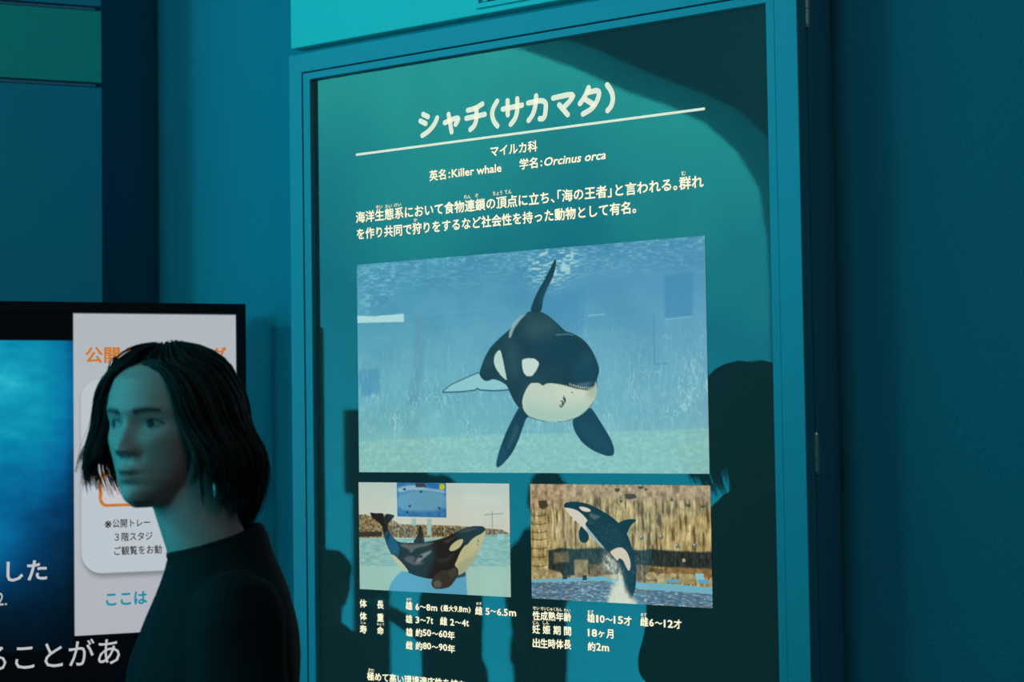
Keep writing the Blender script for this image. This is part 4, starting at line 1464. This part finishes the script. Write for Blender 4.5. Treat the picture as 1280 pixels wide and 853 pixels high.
def make_person(label, yaw_head=0.0, voxel=.0026, hair='bob', bend=(0, 0), fine=True, colors=None, tilt=0.0, group=None):
    root = thing('person', label, 'person', group=group)
    # --- body, one continuous surface
    mb = MB()
    R_ = head_rings(150, 168) if fine else head_rings(60, 72)
    mb.rings([[head_to_body(p, yaw_head, tilt) for p in r] for r in R_])
    for s in (-1, 1):                          # ears
        for c, r in (((s * .0745, .010, -.018), (.0065, .016, .028)), ((s * .079, .017, -.008), (.005, .012, .020)), ((s * .073, .004, -.043), (.005, .008, .009))):
            e = MB().ellipsoid(c, r)
            mb.add([head_to_body(p, yaw_head, tilt) for p in e.v], e.f)
    mb.tube([(0, TOY + .004, 1.37), (0, TOY - .008, 1.43), (0, -.014, 1.50), (0, -.024, 1.585)], [.064, .058, .054, .053], 32, up=(0, 1, 0))
    for s in (-1, 1):                          # neck muscle
        mb.tube([(s * .012, TOY - .042, 1.41), (s * .030, -.030, 1.47), (s * .050, -.015, 1.555)], [.010, .012, .014], 12)
    mb.rings([oval(*t_) for t_ in TORSO])
    for k, s in enumerate((-1, 1)):
        sh, el, wr = arm_pts(s, bend[k])
        m1 = sh.lerp(el, .35)
        m2 = el.lerp(wr, .30)
        mb.tube([sh, m1, el.lerp(sh, .12), m2, wr.lerp(el, .25), wr], [.050, .046, .040, .042, .032, .027], 24, up=(0, 1, 0))
        add_hand(mb, wr, wr - el, s)
        hip, kn, an = Vector((s * .088, TOY, .88)), Vector((s * .092, TOY - .008, .48)), Vector((s * .095, TOY + .022, .085))
        mb.tube([hip, hip.lerp(kn, .4), kn.lerp(hip, .1), kn.lerp(an, .25), kn.lerp(an, .7), an], [.092, .080, .058, .056, .042, .037], 24, up=(0, 1, 0))
        mb.tube([(s * .097, TOY + .055, .040), (s * .098, TOY - .04, .042), (s * .104, TOY - .13, .034), (s * .106, TOY - .18, .028)], [.034, .036, .038, .028], 16, flat=.75)
    me = remesh(mb, voxel, 2 if fine else 1, .35)
    body = bpy.data.objects.new('body', me)
    COL.objects.link(body)
    body.parent = root
    me.materials.append(M['skin'])
    # skin colours: brows, eyes, lips
    n_ = len(me.vertices)
    co = np.zeros(n_ * 3)
    me.vertices.foreach_get('co', co)
    co = co.reshape(-1, 3)
    rgba = np.ones((n_, 4), np.float32)
    rgba[:, :3] = (.58, .37, .32)
    h = co - np.array([HEADC[0], HEADC[1], EYE])
    cs, sn_ = math.cos(-yaw_head), math.sin(-yaw_head)
    hx, hy0 = h[:, 0] * cs - h[:, 1] * sn_, h[:, 0] * sn_ + h[:, 1] * cs
    ct, st = math.cos(-tilt), math.sin(-tilt)
    hy, hz = hy0 * ct - h[:, 2] * st, hy0 * st + h[:, 2] * ct
    front = (hy < -.045) & (hz > -.125) & (hz < .12)
    ax_ = np.abs(hx)

    def paint(m, c):
        m = np.clip(m, 0, 1)[:, None] * front[:, None]
        rgba[:, :3] = rgba[:, :3] * (1 - m) + np.array(c)[None] * m
    paint(.75 * np.exp(-(hx / .017) ** 4) * np.exp(-((hz + .0695) / .0085) ** 4), (.34, .13, .12))
    paint(.9 * np.exp(-(hx / .0175) ** 4) * np.exp(-((hz + .0700) / .0016) ** 2), (.06, .025, .022))
    bt = (ax_ - .012) / .037
    bz = .0172 + .006 * np.sin(np.clip(bt, 0, 1) * 2.2) - .003 * np.clip(bt, 0, 1)
    paint(.9 * ((bt > 0) & (bt < 1)) * np.exp(-((hz - bz) / (.0052 - .0026 * np.clip(bt, 0, 1))) ** 2), (.022, .017, .014))
    for s in (-1, 1):
        dx = (hx - s * .0335) / .0150
        hh = np.maximum(.0066 * (1 - dx * dx), 1e-5)
        dz = (hz - .0005 - .0012 * dx * s) / hh
        ins = (np.abs(dx) < 1) & (np.abs(dz) < 1)
        paint(1.0 * ins, (.36, .34, .32))
        ri = np.hypot(hx - s * .0335 + .0028, hz - .0012)
        paint(ins * np.clip((.0066 - ri) / .0012, 0, 1), (.018, .010, .007))
        paint((np.abs(dx) < 1.05) * np.exp(-((hz - .0005 - hh) / .0014) ** 2), (.02, .015, .012))
        paint(.35 * (np.abs(dx) < 1.0) * np.exp(-((hz - .0005 + hh) / .0012) ** 2), (.10, .06, .05))
    paint(.8 * np.exp(-((ax_ - .0068) / .0032) ** 2 - ((hz + .0435) / .0024) ** 2), (.06, .03, .025))  # shade of the nostrils, painted into the skin colour
    c = me.color_attributes.new('col', 'FLOAT_COLOR', 'POINT')
    c.data.foreach_set('color', rgba.ravel())

    # --- clothes
    mb = MB()
    sr = [(z, w_ + .016, f_ + .014, b_ + .016) for z, w_, f_, b_ in TORSO if .85 < z < 1.41]
    sr = [(.82, .186, .125, .142)] + sr
    rr_ = [oval(*t_) for t_ in sr] + [oval(1.414, .104, .066, .084, tilt=.14), oval(1.434, .084, .066, .078, tilt=.26), oval(1.440, .070, .060, .068, tilt=.28)]
    mb.rings(rr_)
    for k, s in enumerate((-1, 1)):
        sh, el, wr = arm_pts(s, bend[k])
        mb.tube([sh + Vector((s * .006, 0, .0)), sh.lerp(el, .3), sh.lerp(el, .62), sh.lerp(el, .92)], [.066, .066, .064, .062], 28, up=(0, 1, 0), round_ends=True)
    me = remesh(mb, .006 if fine else .010, 18 if fine else 6, .5)
    n_ = len(me.vertices)
    co = np.zeros(n_ * 3)
    me.vertices.foreach_get('co', co)
    co = co.reshape(-1, 3)
    nr_ = np.zeros(n_ * 3)
    me.vertices.foreach_get('normal', nr_)
    nr_ = nr_.reshape(-1, 3)
    fold = np.sin(co[:, 0] * 46 + co[:, 2] * 19 + 1.5 * np.sin(co[:, 2] * 13)) * np.sin(co[:, 1] * 38 - co[:, 2] * 11 + 1.2 * np.sin(co[:, 0] * 17))
    fold2 = np.sin(co[:, 2] * 34 + co[:, 0] * 21 + 2 * np.sin(co[:, 1] * 22))
    amp = np.clip((1.41 - co[:, 2]) / .15, 0, 1)
    co += nr_ * ((fold * .0050 + fold2 * .0026) * amp)[:, None]
    me.vertices.foreach_set('co', co.ravel())
    o = bpy.data.objects.new('shirt', me)
    COL.objects.link(o)
    o.parent = root
    me.materials.append(M['shirt'])
    if fine:
        mbc = MB()
        cr = oval(1.434, .0725, .061, .069, n_=56, tilt=.28)
        L_ = cr + [cr[0], cr[1]]
        mbc.tube(L_, .0062, 10, round_ends=False, flat=1.3)
        mbc.build('collar', M['shirt'], o, smooth=True)
    mb = MB()
    mb.rings([oval(z, w_ + .008, f_ + .008, b_ + .010) for z, w_, f_, b_ in TORSO if z < 1.0])
    for s in (-1, 1):
        mb.tube([(s * .088, TOY, .86), (s * .092, TOY, .66), (s * .093, TOY - .004, .46), (s * .095, TOY + .012, .25), (s * .096, TOY + .018, .10)], [.104, .092, .078, .072, .068], 28, up=(0, 1, 0), round_ends=False)
    me = remesh(mb, .010, 5, .5)
    o = bpy.data.objects.new('trousers', me)
    COL.objects.link(o)
    o.parent = root
    me.materials.append(M['trousers'])
    for s in (-1, 1):
        mb = MB()
        mb.rings([[(s * .100 + x * (1 if y < .02 else .8), y + TOY - .055, z) for x, y in [(math.sin(a) * w2, -math.cos(a) * l2) for a in [2 * math.pi * i / 24 for i in range(24)]]] for z, w2, l2 in ((0, .046, .142), (.012, .050, .146), (.03, .049, .142), (.055, .043, .126), (.075, .036, .095))])
        mb.tube([(s * .098, TOY + .02, .05), (s * .097, TOY + .02, .115)], [.048, .045], 20, round_ends=False)
        mb.build('shoe', M['rubber'], root, smooth=True, bevel=.003)

    # --- hair
    P_ = HAIR[hair]
    make_hair(root, P_, yaw_head, tilt, fine)
    return root


HAIR = {
    'bob': dict(w=.101, f=.097, b=.132, top=.1165, w2=.126, f2=.100, b2=.150, zf=-.104, far=.016, zb=-.146, open=[(.088, 4), (.081, 24), (.068, 33), (.045, 39), (.026, 42), (0, 46), (-.03, 50), (-.054, 52), (-.08, 54), (-.11, 60), (-.2, 76)]),
    'short': dict(w=.086, f=.100, b=.116, top=.120, w2=.082, f2=.094, b2=.108, zf=.0, zb=-.085, open=[(.075, 4), (.06, 40), (.03, 62), (0, 74), (-.02, 96), (-.06, 120), (-.2, 130)]),
    'long': dict(w=.098, f=.100, b=.124, top=.120, w2=.104, f2=.10, b2=.130, zf=-.20, zb=-.28, open=[(.084, 5), (.07, 34), (.03, 50), (0, 60), (-.05, 72), (-.1, 76), (-.3, 84)]),
}


def hull(P_, z):
    """half width, front and back of the hair's outer surface at height z above the eyes"""
    z0 = .015
    if z > z0:
        k = math.sqrt(max(0.0, 1 - ((z - z0) / (P_['top'] - z0)) ** 2))
        return P_['w'] * k, P_['f'] * k, P_['b'] * k
    u_ = min(1.0, (z0 - z) / .065)
    q = 1.0
    end = (z0 - z) / (z0 - P_['zb'])
    if end > .45:
        q = 1 - .24 * ((end - .45) / .55) ** 1.6
    sm = u_ * u_ * (3 - 2 * u_)
    return (P_['w'] + (P_['w2'] - P_['w']) * sm) * q, P_['f'] + (P_['f2'] - P_['f']) * sm, (P_['b'] + (P_['b2'] - P_['b']) * sm) * q


def hair_point(P_, side, a, s, off=0.0):
    """a 0 at the face edge .. 1 at the back; s 0 at the crown .. 1 at the tip"""
    zt = P_['top'] - .0008
    zf = P_['zf'] + (P_.get('far', 0) if side < 0 else 0)
    m0 = min(1, max(0, (a - (.42 if side < 0 else .12)) / (.5 if side < 0 else .55)))
    ze = zf + (P_['zb'] - zf) * m0 * m0 * (3 - 2 * m0)
    t_ = s ** 1.55
    z = zt + (ze - zt) * t_
    w_, f_, b_ = hull(P_, z)
    zz = [q[0] for q in P_['open']][::-1]
    dd = [q[1] for q in P_['open']][::-1]
    ps = np.interp(z, zz, dd)
    ang = math.radians(ps + (180 - ps) * a)
    sn_, c = math.sin(ang), math.cos(ang)
    x = side * w_ * sn_
    y = -f_ * c if c > 0 else -b_ * c
    r = math.hypot(x, y) + 1e-6
    k = 1 + off / max(r, .03)
    return (x * k, y * k, z + (off * .8 if s < .3 else 0))


def make_hair(root, P_, yaw, tilt, fine):
    mb = MB()
    na, ns = (30, 26) if fine else (16, 14)
    for side in (-1, 1):
        outer_, inner_ = [], []
        for i in range(na + 1):
            for k in range(ns + 1):
                s = .02 + (.84 + .05 * math.sin(i * 1.7)) * k / ns
                wob = .0035 * math.sin(i * 2.1 + side) * (k / ns)
                outer_.append(hair_point(P_, side, i / na, s, -.006 + wob))
                inner_.append(hair_point(P_, side, i / na, s, -.020 + wob))
        fo = [(i * (ns + 1) + k, (i + 1) * (ns + 1) + k, (i + 1) * (ns + 1) + k + 1, i * (ns + 1) + k + 1) for i in range(na) for k in range(ns)]
        n0 = len(outer_)
        fs = fo + [tuple(q + n0 for q in f[::-1]) for f in fo]
        for k in range(ns):
            for i in (0, na):
                fs.append((i * (ns + 1) + k, i * (ns + 1) + k + 1, n0 + i * (ns + 1) + k + 1, n0 + i * (ns + 1) + k))
        for i in range(na):
            fs.append((i * (ns + 1) + ns, (i + 1) * (ns + 1) + ns, n0 + (i + 1) * (ns + 1) + ns, n0 + i * (ns + 1) + ns))
        mb.add([head_to_body(p, yaw, tilt) for p in outer_ + inner_], fs)
    R_ = random.Random(5)
    nl, per = (190, 15) if fine else (40, 4)             # locks, each a handful of strands drawn together at its tip
    rad = .0011 if fine else .003
    m_ = 16 if fine else 8
    for j in range(nl):
        side = R_.choice((-1, 1))
        a = R_.random() ** .85
        len_ = R_.uniform(.90, 1.03)
        lift = R_.uniform(-.006, .004)
        flick = R_.uniform(-.006, .016) if R_.random() > .35 else R_.uniform(.012, .026)
        ph, am = R_.uniform(0, 6), R_.uniform(.004, .016)
        for q in range(per):
            aw = a + R_.gauss(0, .022)
            s1 = len_ + R_.uniform(-.05, .04)
            s0 = R_.choice((.02, .02, .1, .25))
            d0 = lift + R_.uniform(-.005, .002)
            stray = R_.random() > .955
            fl = flick + (R_.uniform(.004, .022) if stray else R_.uniform(-.003, .003))
            tw = R_.uniform(-.5, .5)
            pts = []
            for k in range(m_):
                s = s0 + (s1 - s0) * k / (m_ - 1)
                pull = s ** 2
                aa = aw * (1 - .75 * pull) + a * .75 * pull + am * math.sin(ph + tw * .4 + s * 6.5) * s
                pts.append(head_to_body(hair_point(P_, side, min(1, max(0, aa)), s, d0 + fl * s ** 4 + .0035 * math.sin(ph * 1.7 + 7 * s)), yaw, tilt))
            rr_ = [rad * (1 if k < m_ * .6 else max(.25, 1 - (k - m_ * .6) / (m_ * .45))) * (.4 if stray else 1) for k in range(m_)]
            mb.tube(pts, rr_, 4 if fine else 3, round_ends=False)
    return mb.build('hair', M['hair'], root, smooth=True, fixn=False)


# the man by the screen
MD = 2.80
mp_ = pt(209, 530, MD)
YB, YH = math.radians(-74), math.radians(-28)
man = make_person('person with chin length dark hair in a black shirt, standing before the white notice page', YH - YB, .0024, 'bob')
hc = rotz((HEADC[0], HEADC[1], 0), YB)
man.location = (mp_[0] - hc[0], mp_[1] - hc[1], 0)
man.rotation_euler = (0, 0, YB)
# his earring hangs from the left lobe
mb = MB()
ep = [(.080, .004, -.064), (.095, -.014, -.070), (.107, -.030, -.080)]
mb.tube([head_to_body(p, YH - YB) for p in ep], .0010, 8)
mb.tube([head_to_body(p, YH - YB) for p in ((.107, -.030, -.080), (.108, -.030, -.090), (.108, -.030, -.104))], [.0014, .0034, .0020], 10)
mb.tube([head_to_body(p, YH - YB) for p in ((.108, -.037, -.084), (.108, -.023, -.084))], .0014, 8)
mb.build('earring', M['silver'], man, smooth=True)

def mirrored(x, y, D):
    """world point whose image in the case glass is seen at a pixel, D metres of forward path away"""
    d = _f + _r * (x - 640) / F - _u * (y - 426.5) / F
    n_ = CASE.dy
    t_ = ((CASE.o - CAM) @ n_) / (d @ n_)
    return CAM + d * t_ + (d - 2 * (d @ n_) * n_) * (D - t_)


# visitors between the tank and the case: the glass mirrors them
visitor = make_person('person in dark clothes with one arm raised, mirrored under the stage whale picture', 0.2, .009, 'short', bend=(1, 0), fine=False)
p_ = mirrored(550, 597, 6.2)
visitor.location = (p_[0], p_[1], 0)
visitor.rotation_euler = (0, 0, math.radians(206))
visitor.scale = (.80, .80, p_[2] / 1.722)


def copy_tree(root, label):
    r = root.copy()
    COL.objects.link(r)
    r['label'] = label
    for ch in list(root.children):
        c = ch.copy()
        COL.objects.link(c)
        c.parent = r
        for g_ in ch.children:
            d = g_.copy()
            COL.objects.link(d)
            d.parent = c
    return r


v2 = copy_tree(visitor, 'person in dark clothes mirrored in the glass under the leaping whale picture')
p_ = mirrored(671, 592, 7.6)
v2.location = (p_[0], p_[1], 0)
v2.rotation_euler = (0, 0, math.radians(46))
v2.scale = (.74, .74, p_[2] / 1.722)
v3 = copy_tree(visitor, 'small child in dark clothes mirrored at the low left corner of the glass')
p_ = mirrored(403, 692, 5.6)
v3.location = (p_[0], p_[1], 0)
v3.rotation_euler = (0, 0, math.radians(-60))
v3.scale = (.66, .66, p_[2] / 1.722)

# a dark totem sign standing before the tank, mirrored at the left of the poster
p_ = mirrored(477, 512, 8.3)
ZS = p_[2]
tm = thing('totem_sign', 'dark upright totem sign mirrored beside the poster pictures near the left frame', 'sign', (p_[0], p_[1], 0), math.radians(74))
MB().box(-.19, .19, -.03, .03, ZS - .36, ZS).build('sign_head', M['black'], tm, bevel=.004)
MB().box(.0, .155, -.025, .025, .02, ZS - .355).build('post', M['black'], tm, bevel=.004)
MB().box(-.24, .24, -.17, .17, 0, .025).build('base_plate', M['black'], tm, bevel=.004)
